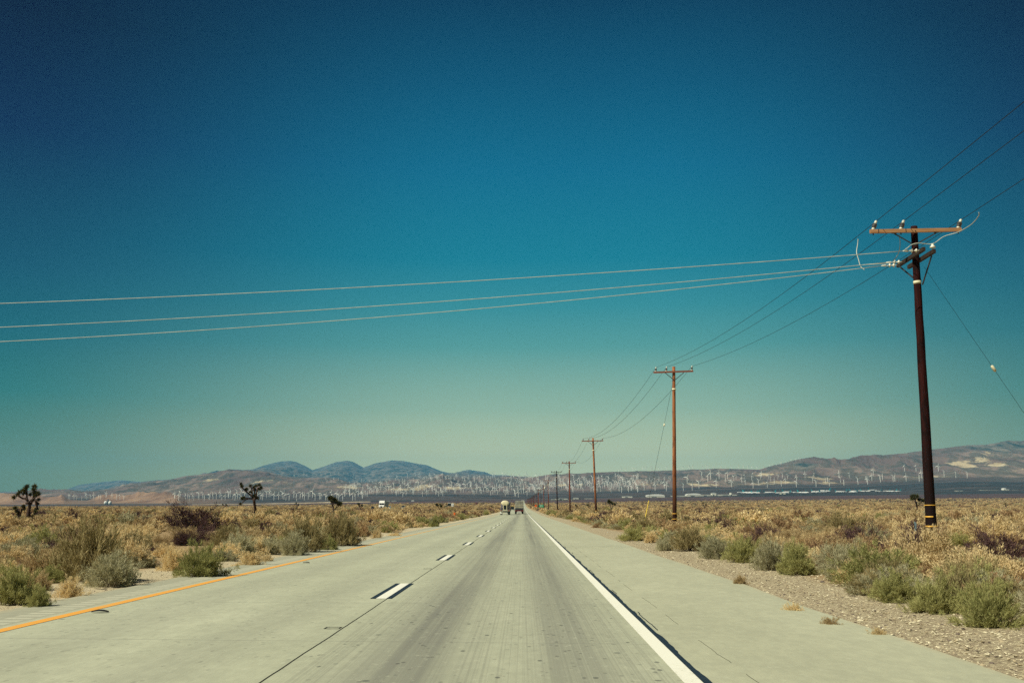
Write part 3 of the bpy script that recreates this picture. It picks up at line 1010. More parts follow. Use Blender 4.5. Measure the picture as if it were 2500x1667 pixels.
def scatter(name, pts, rot, scl, idx, protos):
    """one stuff object: vertices carry rotation, scale and kind; geometry nodes put a plant or stone on each"""
    me = bpy.data.meshes.new(name)
    me.vertices.add(len(pts)); me.vertices.foreach_set('co', np.asarray(pts, np.float32).ravel())
    a = me.attributes.new('rot', 'FLOAT_VECTOR', 'POINT'); a.data.foreach_set('vector', np.asarray(rot, np.float32).ravel())
    a = me.attributes.new('scl', 'FLOAT_VECTOR', 'POINT'); a.data.foreach_set('vector', np.asarray(scl, np.float32).ravel())
    a = me.attributes.new('idx', 'INT', 'POINT'); a.data.foreach_set('value', np.asarray(idx, np.int32))
    o = link(name, me)
    ng = bpy.data.node_groups.new(name + '_nodes', 'GeometryNodeTree')
    ng.interface.new_socket('Geometry', in_out='INPUT', socket_type='NodeSocketGeometry')
    ng.interface.new_socket('Geometry', in_out='OUTPUT', socket_type='NodeSocketGeometry')
    N, L = ng.nodes, ng.links
    gi = N.new('NodeGroupInput'); go = N.new('NodeGroupOutput'); jo = N.new('GeometryNodeJoinGeometry')

    def attr(nm, ty):
        n = N.new('GeometryNodeInputNamedAttribute'); n.data_type = ty; n.inputs['Name'].default_value = nm
        return n.outputs['Attribute']
    ra, sa, ia = attr('rot', 'FLOAT_VECTOR'), attr('scl', 'FLOAT_VECTOR'), attr('idx', 'INT')
    for k, objs in enumerate(protos):
        cmp_ = N.new('FunctionNodeCompare'); cmp_.data_type = 'INT'; cmp_.operation = 'EQUAL'
        ins = [s for s in cmp_.inputs if s.enabled and s.type == 'INT']
        L.new(ia, ins[0]); ins[1].default_value = k
        j2 = N.new('GeometryNodeJoinGeometry')
        for ob in objs:
            oi = N.new('GeometryNodeObjectInfo'); oi.transform_space = 'ORIGINAL'; oi.inputs['Object'].default_value = ob
            L.new(oi.outputs['Geometry'], j2.inputs[0])
        ip = N.new('GeometryNodeInstanceOnPoints')
        L.new(gi.outputs[0], ip.inputs['Points']); L.new(cmp_.outputs[0], ip.inputs['Selection'])
        gti = N.new('GeometryNodeGeometryToInstance')
        L.new(j2.outputs[0], gti.inputs[0]); L.new(gti.outputs[0], ip.inputs['Instance'])
        L.new(ra, ip.inputs['Rotation']); L.new(sa, ip.inputs['Scale'])
        L.new(ip.outputs[0], jo.inputs[0])
    L.new(jo.outputs[0], go.inputs[0])
    md = o.modifiers.new('scatter', 'NODES'); md.node_group = ng
    return o


keys = [k for k in PROTO]
kidx = {k: i for i, k in enumerate(keys)}
rest = np.array(rest)
pts = np.stack([X[rest], Y[rest], ground_z(X[rest], Y[rest]) - .02], -1)
idx = [kidx[KD[i], int(i % (3 if Y[i] < 45 else 2)), 0 if Y[i] < 45 else 1] for i in rest]
o = scatter('scrub', pts, np.stack([0 * RZ[rest], 0 * RZ[rest], RZ[rest]], -1), np.stack([W[rest] / 2, W[rest] / 2, HT[rest]], -1), idx, [shrub_first[k] for k in keys])
tag(o, 'mass of low dry desert scrub covering the plain on both sides of the road', 'scrub', kind='stuff')

# gravel on the verges
def stone(seed, mat, name):
    rg = np.random.default_rng(seed)
    mb = MB()
    prof_ = []
    n = 6
    vs = []
    for i, (zz, r) in enumerate(((-.45, .55), (-.05, 1), (.4, .75), (.62, .3))):
        for k in range(n):
            a = 2 * math.pi * (k + .3 * i) / n
            q = r * rg.uniform(.75, 1.2)
            vs.append((math.cos(a) * q, math.sin(a) * q * .8, zz * rg.uniform(.8, 1.15) * .8))
    fs = []
    for i in range(3):
        for k in range(n):
            j = (k + 1) % n
            fs.append((i * n + k, i * n + j, i * n + n + j, i * n + n + k))
    fs.append(tuple(3 * n + k for k in range(n)))
    mb.add(vs, fs)
    return mb.mesh(name, mat)


stones = []
for i, (px, py, s, lab) in enumerate(((2008, 1417, .055, 'dark stone on the right gravel below the grey green shrub'), (1992, 1410, .06, 'larger brown stone on the right gravel below the grey green shrub'),
                                      (2100, 1500, .045, 'pale stone on the gravel in the middle of the right verge'))):
    Yd = H * F / (py - 1242.5); p = at(px, py, Yd)
    st = link('roadside_stone', stone(5 + i, M_STONE[(2, 1, 0)[i]], 'roadside_stone'))
    st.location = (p.x, Yd, gz(p.x, Yd) + .01); st.scale = (s, s, s)
    tag(st, lab, 'stone', 'stones on the right verge')
    stones.append(st)
n = 20000
gy = 7.5 + 42 * rng.random(n) ** 1.9; gx = 4.40 + rng.random(n) ** 1.0 * 3.0
nl = 7000
gy = np.concatenate([gy, 11 + 40 * rng.random(nl) ** 1.5]); gx = np.concatenate([gx, -7.66 - rng.random(nl) ** 1.3 * 1.6])
s = .005 + .024 * rng.random(n + nl) ** 6 + .006 * rng.random(n + nl)
s[n:] *= .8
rot = np.stack([rng.uniform(-.4, .4, n + nl), rng.uniform(-.4, .4, n + nl), rng.uniform(0, 6.28, n + nl)], -1)
gi_ = rng.choice([0, 0, 0, 0, 1, 1, 1, 2], n + nl); gi_ = np.array([2, 1, 0])[gi_]
o = scatter('gravel', np.stack([gx, gy, ground_z(gx, gy) + s * .2], -1), rot, np.stack([s, s * .9, s * .7], -1), gi_, [(q,) for q in stones])
tag(o, 'loose gravel strewn over the verges beside the concrete', 'gravel', kind='stuff')

# ------------------------------------------------------------------ Joshua trees
def tuft(V, Q, c, r, rg, axis, n=110):
    c = np.array(c); axis = np.array(axis, float); axis /= np.linalg.norm(axis) + 1e-9
    d = rg.normal(0, 1, (n, 3)); d /= np.linalg.norm(d, axis=1, keepdims=True)
    d = d * .9 + axis * .45; d /= np.linalg.norm(d, axis=1, keepdims=True)
    r = r * 1.3
    L = r * rg.uniform(.45, 1.25, (n, 1))
    side = np.cross(d, rg.normal(0, 1, (n, 3))); side /= np.linalg.norm(side, axis=1, keepdims=True)
    st = c + d * r * .05 - axis * r * .3 * rg.random((n, 1))
    w = r * .10
    b = sum(len(v) for v in V)
    V.append(np.stack([st, st + d * L * .4 + side * w, st + d * L, st + d * L * .4 - side * w], 1).reshape(-1, 3))
    Q.append(np.arange(n * 4).reshape(-1, 4) + b)


def joshua(name, loc, segs, tufts, label, group='Joshua trees on the plain', seed=1, n=110):
    rg = np.random.default_rng(seed)
    root = empty(name, loc, 0, (1.08, 1.08, 1.08))
    tag(root, label, 'tree', group)
    mb = MB()
    for pts_, r0, r1 in segs:
        pts_ = [Vector(p) for p in pts_]
        k = len(pts_)
        mb.tube(pts_, [r0 + (r1 - r0) * i / (k - 1) for i in range(k)], 7)
    mb.build('trunk', M_JTRUNK, root, True)
    V, Q = [], []
    for c, r, ax in tufts: tuft(V, Q, c, r, rg, ax, n)
    link('crown', np_mesh('joshua_crown', np.concatenate(V), np.concatenate(Q), M_JLEAF), root)
    return root


def sk(base, k, seed):
    rg = random.Random(seed); dep = {}
    def f(p):
        key = tuple(p)
        if key not in dep: dep[key] = rg.uniform(-.45, .45) if (base[1] - p[1]) * k > 1.2 else rg.uniform(-.1, .1)
        return ((p[0] - base[0]) * k, dep[key], (base[1] - p[1]) * k)
    return f


def jbase(px, py, Y):
    p = at(px, py, Y)
    return (p.x, Y, min(gz(p.x, Y), p.z + .3) - .05)


# leftmost tree, many stems
Y1 = 104; f = sk((690, 1390), Y1 / F / 14.25, 1)
S = lambda pts_, a, b: ([f(p) for p in pts_], a, b)
T = lambda p, r=.25, ax=(0, 0, 1): (f(p), r, ax)
segs = [S([(690, 1395), (700, 1000), (685, 760), (625, 600)], .19, .13), S([(685, 780), (620, 560), (575, 330)], .11, .07), S([(625, 600), (440, 600), (380, 500)], .1, .07), S([(680, 760), (780, 610), (825, 340)], .11, .07),
        S([(740, 770), (865, 655), (930, 520), (1000, 470)], .1, .06), S([(790, 1370), (850, 1150), (920, 900), (970, 660)], .12, .1), S([(430, 1340), (410, 1150), (310, 930)], .13, .1), S([(440, 1150), (530, 950), (535, 830)], .09, .08),
        S([(400, 1320), (310, 1220)], .08, .08), S([(565, 1395), (565, 1320)], .09, .08)]
tf = [T((600, 270), .27), T((560, 340), .25), T((640, 220), .22), T((390, 400), .27, (-1, 0, 1)), T((350, 490), .24, (-1, 0, .3)), T((265, 560), .24, (-1, 0, 0)), T((480, 440), .22), T((470, 340), .2), T((820, 220), .27), T((870, 320), .25, (1, 0, 1)),
      T((780, 400), .25), T((840, 420), .2), T((1020, 440), .27, (1, 0, 1)), T((910, 510), .22), T((970, 640), .2), T((940, 760), .2), T((900, 930), .22), T((930, 1000), .2), T((860, 1150), .2), T((830, 1270), .17), T((300, 900), .25, (-.5, 0, 1)),
      T((330, 1000), .2), T((370, 1100), .19), T((400, 1230), .17), T((535, 840), .2), T((545, 930), .18), T((290, 1210), .2, (-1, 0, .6)), T((565, 1310), .17), T((680, 470), .2), T((850, 640), .2)]
joshua('joshua_tree', jbase(67, 1267, Y1), segs, tf, 'leftmost Joshua tree, several thick stems with shaggy leaf tufts', seed=3)
Y2 = 108; f = sk((710, 1430), Y2 / F / 14.25, 2)
segs = [S([(712, 1440), (705, 1000), (720, 740), (745, 640)], .14, .13), S([(720, 740), (620, 660), (480, 655), (400, 690), (330, 780)], .1, .05), S([(700, 690), (560, 545), (400, 420), (300, 300), (255, 200)], .09, .05),
        S([(620, 610), (600, 470), (545, 300)], .07, .05), S([(710, 620), (680, 430), (655, 330)], .08, .05), S([(755, 640), (800, 450), (830, 300)], .09, .05), S([(480, 655), (400, 630)], .06, .05)]
tf = [T((740, 600), .24), T((690, 560), .18), T((770, 640), .18), T((340, 650), .2, (-1, 0, 0)), T((285, 650), .17, (-1, 0, .3)), T((280, 820), .2, (-1, 0, -1)), T((400, 620), .15), T((260, 190), .17, (-1, 0, 1)), T((300, 265), .19), T((430, 370), .2),
      T((390, 350), .15), T((540, 250), .2), T((590, 450), .18), T((660, 370), .22), T((705, 260), .2), T((640, 310), .19), T((800, 220), .2), T((825, 350), .21), T((880, 305), .2, (1, 0, .6))]
joshua('joshua_tree', jbase(620, 1270, Y2), segs, tf, 'bare trunked Joshua tree with one low arm bent to the left', seed=4)


def auto_joshua(px, py, h_px, Y, label, group, seed, n=70, spread=.5, depth=1):
    rg = random.Random(seed)
    h = h_px * Y / F
    segs, tf = [], []
    top = Vector((rg.uniform(-.1, .1) * h, 0, h * .5))
    segs.append(([(0, 0, -.1), (top.x * .5, 0, h * .28), tuple(top)], .035 * h + .03, .028 * h + .02))

    def br(p, d, L, r, dep_):
        q = p + d * L
        segs.append(([tuple(p), tuple(p + d * L * .55 + Vector((0, 0, -.03 * h))), tuple(q)], r, r * .7))
        if dep_ == 0:
            tf.append((tuple(q), .085 * h * rg.uniform(.85, 1.2), tuple(d))); tf.append((tuple(p + d * L * .7), .06 * h, (0, 0, 1)))
            return
        for _ in range(rg.choice((2, 2, 3))):
            dd = (d * .8 + Vector((rg.uniform(-1, 1) * spread * 1.6, rg.uniform(-1, 1) * spread, rg.uniform(.1, .9)))).normalized()
            br(q, dd, L * .72, r * .72, dep_ - 1)
    for a in range(3):
        an = a * 2.1 + rg.uniform(-.5, .5)
        d = Vector((math.cos(an) * spread * 1.3, math.sin(an) * spread, .75)).normalized()
        br(Vector((top.x * (.6 + .2 * a), 0, h * (.34 + .08 * a))), d, h * (.22 if depth == 1 else .17), .022 * h + .012, depth)
    zmax = max(t[0][2] for t in tf)
    k = h * .93 / zmax
    root = joshua('joshua_tree', jbase(px, py, Y), segs, tf, label, group, seed, n)
    root.scale = (k, k, k)
    return root


JG = 'Joshua trees on the plain'
auto_joshua(816, 1260, 54, 165, 'Joshua tree rising behind the tall olive shrub at the left road edge', JG, 21, 80, .6, 2)
auto_joshua(880, 1251, 23, 320, 'small Joshua tree left of the dark car on the oncoming road', JG, 8)
auto_joshua(865, 1259, 9, 300, 'dark stump of a young Joshua tree near the oncoming dark car', JG, 9, 40)
auto_joshua(1072, 1251, 26, 270, 'slender Joshua tree just left of the dark box truck', JG, 12)
auto_joshua(1202, 1240, 14, 420, 'squat dark Joshua tree left of the tanker truck', JG, 14, 50)
auto_joshua(1494, 1239, 33, 300, 'full Joshua tree between the second and third poles', JG, 31, 80, .5, 2)
auto_joshua(1437, 1236, 17, 450, 'little Joshua tree leaning left of the third pole gap', JG, 17, 50, .8)
auto_joshua(1408, 1238, 17, 430, 'narrow Joshua tree between the third and fourth poles', JG, 18, 50, .25)
auto_joshua(1360, 1238, 12, 500, 'Joshua tree half hidden by the fifth pole', JG, 19, 50, .3)
auto_joshua(2238, 1217, 46, 285, 'broad Joshua tree immediately left of the nearest pole', JG, 41, 90, .75, 2)
auto_joshua(2134, 1214, 9, 700, 'tiny Joshua tree left of the broad one near the closest pole', JG, 23, 40)
auto_joshua(2453, 1217, 14, 560, 'round headed Joshua tree near the right photo edge', JG, 24, 50, .3)
auto_joshua(2410, 1216, 9, 640, 'low dark Joshua tree left of the round headed one', JG, 25, 40, .9)
auto_joshua(1700, 1225, 9, 700, 'Joshua tree right of the second pole under the low white hangar', JG, 26, 40)
auto_joshua(1536, 1226, 8, 720, 'Joshua tree left of the yellow guy marker, far out', JG, 27, 40)
jr = random.Random(6)
for i in range(46):
    Y = jr.uniform(480, 1500); px = jr.choice((jr.uniform(10, 1130), jr.uniform(1530, 2490)))
    u = ue(px, 1235)[0]; x = u * Y
    if abs(x + 62) < 12 or abs(x) < 20: continue
    zb = gz(x, Y)
    root = None
    h = jr.uniform(2.2, 4.2)
    py = 1242.5 - (zb - H) / Y * F
    auto_joshua(px, py, h * F / Y, Y, 'speck sized Joshua tree far out on the %s plain' % ('left' if px < 1200 else 'right'), 'far Joshua trees on the %s plain' % ('left' if px < 1200 else 'right'), 100 + i, 26)

# ------------------------------------------------------------------ utility poles
POLE_XY = []


def insulator(parent, p, ax=(0, 0, 1), s=1.0):
    p = Vector(p); ax = Vector(ax).normalized()
    mb = MB(); mb.lathe([(.022 * s, -.02 * s), (.055 * s, .0), (.05 * s, .05 * s), (.025 * s, .075 * s)], p, ax, 10)
    r = mb.build('insulator', M_PORC, parent, True)
    mb = MB()
    for k in range(3):
        h = (.075 + .048 * k) * s
        mb.lathe([(.03 * s, h), (.078 * s, h + .008 * s), (.072 * s, h + .03 * s), (.032 * s, h + .047 * s)], p, ax, 10)
    mb.build('skirt', M_GREYPORC, r, True)
    mb = MB()
    q = p + ax * .22 * s
    mb.lathe([(.03 * s, 0), (.045 * s, .02 * s), (.04 * s, .08 * s), (.02 * s, .11 * s)], q, ax, 8)
    mb.bar(q + ax * .07 * s + Vector((0, -.07 * s, 0)), q + ax * .07 * s + Vector((0, .07 * s, 0)), .035 * s, .05 * s)
    mb.build('clamp', M_PORC, r)
    return p + ax * .30 * s


def pole_shaft(base, top, r0, r1, mat, root, n=14, seed=0):
    rg = random.Random(seed)
    base = Vector(base); top = Vector(top)
    k = 14
    pts_ = [base + (top - base) * i / k + Vector((rg.uniform(-.006, .006), rg.uniform(-.006, .006), 0)) for i in range(k + 1)]
    mb = MB(); mb.tube(pts_, [r0 + (r1 - r0) * i / k for i in range(k + 1)], n)
    return mb.build('pole', mat, root, True)


def ring(base, top, z, h, r, root, mat, name, a0=0, a1=2 * math.pi):
    base = Vector(base); top = Vector(top)
    t = (z - base.z) / (top.z - base.z)
    c = base + (top - base) * t
    n = 16; vs, fs = [], []
    for i in range(n + 1):
        a = a0 + (a1 - a0) * i / n
        for rr, zz in ((r, -h / 2), (r, h / 2), (r - .02, -h / 2), (r - .02, h / 2)):
            vs.append((c.x + math.cos(a) * rr, c.y + math.sin(a) * rr, c.z + zz))
    for i in range(n):
        b = i * 4
        fs += [(b, b + 4, b + 5, b + 1), (b + 1, b + 5, b + 7, b + 3), (b, b + 2, b + 6, b + 4)]
    mb = MB(); mb.add(vs, fs)
    return mb.build(name, mat, root, True)


WIRE_PTS = [[], [], []]
ORD = ['nearest', 'second', 'third', 'fourth', 'fifth', 'sixth', 'seventh', 'eighth', 'ninth', 'tenth', 'eleventh', 'twelfth']
def road_z0(y): return float(np.interp(y, YK, _zc))


# --- nearest pole with the tap line
PY = 35.0
b1 = at(2274, 1298, PY); t1 = at(2231.5, 553, PY)
b1.z = gz(b1.x, PY) - .1
b1.x += (at(2274, 1298, PY).x - t1.x) * .03
P1 = empty('utility_pole', (b1.x, PY, gz(b1.x, PY)))
tag(P1, 'nearest dark red utility pole, carrying two extra lower crossarms and pale bands', 'utility pole', 'utility poles along the right roadside')
inv = Matrix.Translation(-P1.location)
L_ = lambda v: Vector(v) - P1.location
Z8 = lambda a, b, Y: L_(at(2080 + a / 6.19, 500 + b / 6.19, Y))
B, Tp = L_(b1), L_(t1)
pole_shaft(B, Tp, .185, .115, M_POLE_DARK, P1, seed=1)
yA = PY - .20
a0, a1 = Z8(272, 405, yA), Z8(1650, 377, yA - .05)
MB().bar(a0, a1, .10, .128).build('crossarm', M_ARM, P1)
arm_l = (a1 - a0)
mb = MB()
for t in (.085, .385): mb.bar(a0 + arm_l * t + Vector((0, -.002, -.0)), a0 + arm_l * (t + .008), .106, .134)
mb.build('arm_strap', M_STEEL, P1)
pc = lambda z: B + (Tp - B) * ((z - B.z) / (Tp.z - B.z))
vj = Z8(945, 610, PY - .17)
for ea in (Z8(640, 437, yA - .06), Z8(1275, 424, yA - .06)):
    mb = MB(); mb.bar(ea, vj, .012, .045); mb.bar(ea + Vector((-.09, 0, .012)), ea + Vector((.09, 0, .012)), .05, .02)
    mb.build('arm_brace', M_STEEL, P1)
MB().tube([Z8(960, 395, yA - .09), Z8(960, 395, yA - .04)], .022, 8).build('bolt', M_STEEL, P1)
for k, (a, b) in enumerate(((318, 372), (735, 362), (1600, 343))):
    p = Z8(a, b, yA)
    p.z = (a0 + arm_l * ((p.x - a0.x) / arm_l.x)).z + .064
    q = insulator(P1, p, (.40, 0, 1), 1.12)
    WIRE_PTS[k].append(q + P1.location)
    MB().tube([p + Vector((0, 0, -.20)), p + Vector((0, 0, -.13))], .02, 6).build('pin', M_STEEL, P1)
# lower pair of arms running along the road
zc_ = Z8(950, 800, PY).z
for k, (sx, ya, yb) in enumerate(((-.20, -1.25, 1.22), (.20, -1.15, 1.22))):
    c = pc(zc_ + (0, -.05)[k])
    MB().bar(c + Vector((sx, ya, 0)), c + Vector((sx, yb, 0)), .10, .135).build('lower_crossarm', M_ARM_DARK, P1)
cA = pc(zc_)
MB().bar(cA + Vector((.26, -.75, -.11)), cA + Vector((.16, -.03, -1.0)), .03, .05).build('lower_brace', M_STEEL, P1)
MB().bar(cA + Vector((-.26, .95, -.07)), cA + Vector((-.13, .05, -.72)), .03, .05).build('lower_brace', M_STEEL, P1)
MB().bar(cA + Vector((.24, .75, -.11)), cA + Vector((.14, .03, -.85)), .03, .05).build('lower_brace', M_STEEL, P1)
# post insulator on the near end
pi = cA + Vector((.20, -1.02, .02))
mb = MB(); mb.lathe([(.02, 0), (.02, .06), (.095, .075), (.10, .10), (.06, .15), (.045, .19), (.05, .21), (.02, .22)], pi, (0, 0, 1), 12)
mb.build('post_insulator', M_PORC, P1, True)
post_top = pi + Vector((0, 0, .22))


def strain(p, d):
    d = Vector(d).normalized()
    mb = MB(); mb.tube([p, p + d * .12], .014, 6)
    for k in range(2):
        h = .10 + k * .15
        mb.lathe([(.018, h), (.075, h + .02), (.07, h + .045), (.022, h + .07), (.018, h + .12)], p, d, 10)
    mb.lathe([(.02, .40), (.04, .42), (.032, .50), (.014, .60)], p, d, 8)
    mb.build('strain_insulator', M_PORC, P1, True)
    return p + d * .58


TAP = []
for (yy, edge_py, mid_px, mid_py, Yl) in ((-1.02, 741, 1063, 691, 35.2), (.62, 799, 1063, 737, 35.9), (1.12, 834, 1063, 763, 36.3)):
    p = cA + Vector((-.25, yy, .0))
    q = strain(p, (-1, .02, -.03)) + P1.location
    E_ = at(0, edge_py, Yl); Mp = at(mid_px, mid_py, (Yl + q.y) / 2)
    # parabola through pole end, a mid point and the road's far side
    A = np.polyfit([q.x, Mp.x, E_.x], [q.z, Mp.z, E_.z], 2)
    pts_ = []
    for t in np.linspace(0, 1, 70):
        x = q.x + (-46 - q.x) * t
        y = q.y + (E_.y - q.y) * (x - q.x) / (E_.x - q.x)
        pts_.append((x, y, np.polyval(A, x)))
    TAP.append((q, pts_))
# bands
ring(B, Tp, L_(at(2240, 690, PY)).z, .11, .134, P1, M_BAND, 'pale_band')
ring(B, Tp, L_(at(2270, 1232.7, PY)).z, .025, .19, P1, M_YBAND, 'yellow_band')
ring(B, Tp, L_(at(2270, 1261, PY)).z, .05, .189, P1, M_YBAND, 'yellow_band', math.pi * .95, math.pi * 1.52)
ring(B, Tp, L_(at(2270, 1284.5, PY)).z, .055, .191, P1, M_YBAND, 'yellow_band', math.pi * .95, math.pi * 1.75)
# jumpers
def cable(name, pts_, r, mat, label, cat, group=None, n=6):
    o = MB().tube(pts_, r, n).build(name, mat, None, True)
    return tag(o, label, cat, group)


def smooth(pts_, k=6):
    P_ = [Vector(p) for p in pts_]; out = []
    for i in range(len(P_) - 1):
        p0, p1, p2, p3 = P_[max(i - 1, 0)], P_[i], P_[i + 1], P_[min(i + 2, len(P_) - 1)]
        for j in range(k):
            t = j / k
            out.append(.5 * ((2 * p1) + (p2 - p0) * t + (2 * p0 - 5 * p1 + 4 * p2 - p3) * t * t + (3 * p1 - p0 - 3 * p2 + p3) * t ** 3))
    out.append(P_[-1])
    return out


W8 = lambda a, b, Y: at(2080 + a / 6.19, 500 + b / 6.19, Y)
POLES = [(b1.x, PY, 11.4)]
# --- following poles
SPEC = [(1645, 895, 1250, 76), (1447.5, 1069, 1258, 142), (1389.5, 1125.5, 1250, 213), (1358.5, 1149, 1244.5, 284), (1338, 1170, 1243.5, 362), (1327, 1183, 1241, 455), (1320.6, 1193, 1242, 540), (1314, 1194, 1240, 585)]
MATS = [M_POLE, M_POLE, M_POLE_RED, M_POLE_DARK, M_POLE_RED, M_POLE_RED, M_POLE_DARK, M_POLE_RED]
NOTE = ['orange brown and guyed to a yellow marker', 'weathered orange on one side', 'reddish wood', 'nearly black', 'plain reddish', 'carrying a transformer drum and two arms', 'dark and crowded behind the green sign', 'standing by the green sign']


def make_pole(x, y, ztop, mat, label, arm_mat, leanx=0.0, arm=3.05, tilt=.0, det=2, seed=0, arms=1):
    z0 = gz(x, y)
    root = empty('utility_pole', (x, y, z0))
    tag(root, label, 'utility pole', 'utility poles along the right roadside')
    Hh = ztop - z0
    Bv, Tv = Vector((leanx, 0, -.1)), Vector((0, 0, Hh))
    sc_ = 1.0 if det else 1.5
    pole_shaft(Bv, Tv, .165 * sc_, .115 * sc_, mat, root, 12 if det else 7, seed)
    for k in range(arms):
        zz = Hh - .42 - 1.5 * k
        aw = arm * (1 if k == 0 else .85)
        c = Vector((0, -.17, zz))
        A0, A1 = c + Vector((-aw / 2 - .07, 0, -tilt)), c + Vector((aw / 2 - .07, 0, tilt))
        MB().bar(A0, A1, .10 * sc_, .125 * sc_).build('crossarm', arm_mat, root)
        if det >= 1:
            for s_ in (-1, 1):
                mb = MB(); mb.bar(c + Vector((s_ * .72, -.03, -.07)), Vector((s_ * .05, -.15, zz - .62)), .02, .05)
                mb.build('arm_brace', M_STEEL, root)
    c = Vector((0, -.17, Hh - .42))
    for k, ox in enumerate((-1.43, -.62, 1.33)):
        p = c + Vector((ox * arm / 3.05, 0, .062 + tilt * ox / 1.5))
        if det >= 1:
            q = insulator(root, p, (.12, 0, 1), 1.1 if det == 2 else 1.3)
        else:
            MB().tube([p, p + Vector((0, 0, .34))], [.06, .04], 6).build('insulator', M_GREYPORC, root)
            q = p + Vector((0, 0, .32))
        WIRE_PTS[k].append(q + root.location)
    if det >= 1:
        ring(Bv, Tv, Hh - 1.75, .12, .15, root, M_BAND, 'pale_band')
        if det == 2 or seed < 6:
            ring(Bv, Tv, 1.15, .05, .185, root, M_YBAND, 'yellow_band')
            ring(Bv, Tv, .75, .05, .187, root, M_YBAND, 'yellow_band')
    POLES.append((x, y, ztop))
    return root


for i, (px, pyt, pyb, Yp) in enumerate(SPEC):
    tp = at(px, pyt, Yp)
    bx = at((1646, 1456, 1392, 1361, 1339.5, 1328.5, 1321, 1315.5)[i], pyb, Yp).x
    r = make_pole(tp.x, Yp, tp.z, MATS[i], '%s wooden utility pole along the right roadside, %s' % (ORD[i + 1], NOTE[i]), M_ARM_RED if i != 3 else M_ARM_DARK, leanx=bx - tp.x, tilt=(.05, .035, .02, .015, .0, .0, 0, 0)[i],
                  det=2 if i < 2 else 1, seed=i + 2, arms=2 if i == 5 else 1)
    if i == 5:
        mb = MB(); mb.lathe([(.28, 0), (.30, .05), (.30, .85), (.2, .95)], (.55, -.3, (tp.z - r.location.z) - 1.9), (0, 0, 1), 12)
        mb.build('transformer_drum', M_PORC, r, True)
for i in range(24):
    Yp = 660 + i * 74
    x = 10.0 + .25 * math.sin(i * 1.7)
    lab = 'one of the far utility poles crowding together toward the vanishing point'
    make_pole(x, Yp, gz(x, Yp) + 10.6 + .3 * math.sin(i * 2.3), (M_POLE_RED, M_POLE_DARK)[i % 2], lab, M_ARM_DARK, det=0, seed=20 + i)

# conductors
for k, nm in enumerate(('left', 'middle', 'right')):
    P_ = WIRE_PTS[k]
    pts_ = []
    q0 = P_[0]
    prev = Vector((q0.x + (.0, .05, .1)[k], -38, q0.z + .35))
    chain = [prev] + P_
    for i in range(len(chain) - 1):
        a, b = chain[i], chain[i + 1]
        L = (b - a).length
        sag = .15 if i == 0 else (.62 if i == 1 else 1.45 * (L / 68) ** 2)
        ns = 28 if i < 4 else 8
        for j in range(ns):
            t = j / ns
            p = a.lerp(b, t); p.z -= 4 * sag * t * (1 - t)
            pts_.append(p)
    pts_.append(chain[-1])
    rad = [.0105 if p.y < 45 else .009 if p.y < 80 else (.012 if p.y < 300 else .02) for p in pts_]
    cable('power_line', pts_, rad, M_WIRE, {'left': 'dark power line over the left ends of the top crossarms', 'middle': 'dark power line over the middle insulators of the top crossarms', 'right': 'dark power line over the right ends of the top crossarms'}[nm], 'power line',
          'power lines along the road')
for (q, pts_), nm in zip(TAP, ('topmost', 'middle', 'lowest')):
    cable('power_line', pts_, .0125, M_WIRELIGHT, '%s of the three pale power lines crossing over the road' % nm, 'power line', 'power lines crossing the road')
wy = lambda k, a, b, Y: W8(a, b, Y)
cable('jumper_cable', smooth([W8(1917, 118, 31.0), W8(1912, 170, 31.3), W8(1800, 300, 32.4), W8(1600, 415, 33.6), W8(1390, 480, 33.9), post_top + P1.location, W8(1000, 580, 33.9), W8(890, 610, 33.9), W8(855, 640, 33.9), TAP[0][0]]), .014, M_WIRELIGHT,
      'long pale jumper cable looping from the right power line past the nearest pole', 'cable', 'jumper cables on the nearest pole')
cable('jumper_cable', smooth([W8(708, 440, 34.85), W8(724, 530, 34.9), W8(725, 620, 35), W8(700, 740, 35.2), W8(630, 835, 35.4), W8(560, 880, 35.5), TAP[1][1][1]]), .012, M_WIRELIGHT, 'short curved jumper cable hanging under the middle insulator of the nearest pole', 'cable', 'jumper cables on the nearest pole')
cable('jumper_cable', smooth([W8(93, 515, 36.6), W8(85, 600, 36.6), W8(70, 720, 36.5), W8(100, 830, 36.4), W8(130, 930, 36.3), W8(190, 982, 36.2)]), .015, M_WIRELIGHT, 'pale jumper cable hanging free left of the nearest pole', 'cable', 'jumper cables on the nearest pole')
# guy of the nearest pole
g0 = at(2255, 650, PY); g1 = at(2425, 900, PY + .2); g2 = at(2500, 1008, PY + .3)
d_ = (g2 - g0).normalized(); t_end = (gz(20.5, 35.3) - g0.z) / d_.z
gw = empty('guy_wire', g0 + d_ * t_end)
tag(gw, 'guy wire with a pale insulator slanting down right from the nearest pole', 'guy wire', 'guy wires')
MB().tube([g0 - gw.location, d_ * 0.0], .0055, 6).build('strand', M_WIRE, gw)
tI = (g1 - g0).length
pI = g0 + d_ * tI - gw.location
MB().lathe([(.02, -.13), (.05, -.1), (.055, .1), (.02, .13)], pI, d_, 8).build('insulator', M_BAND, gw, True)
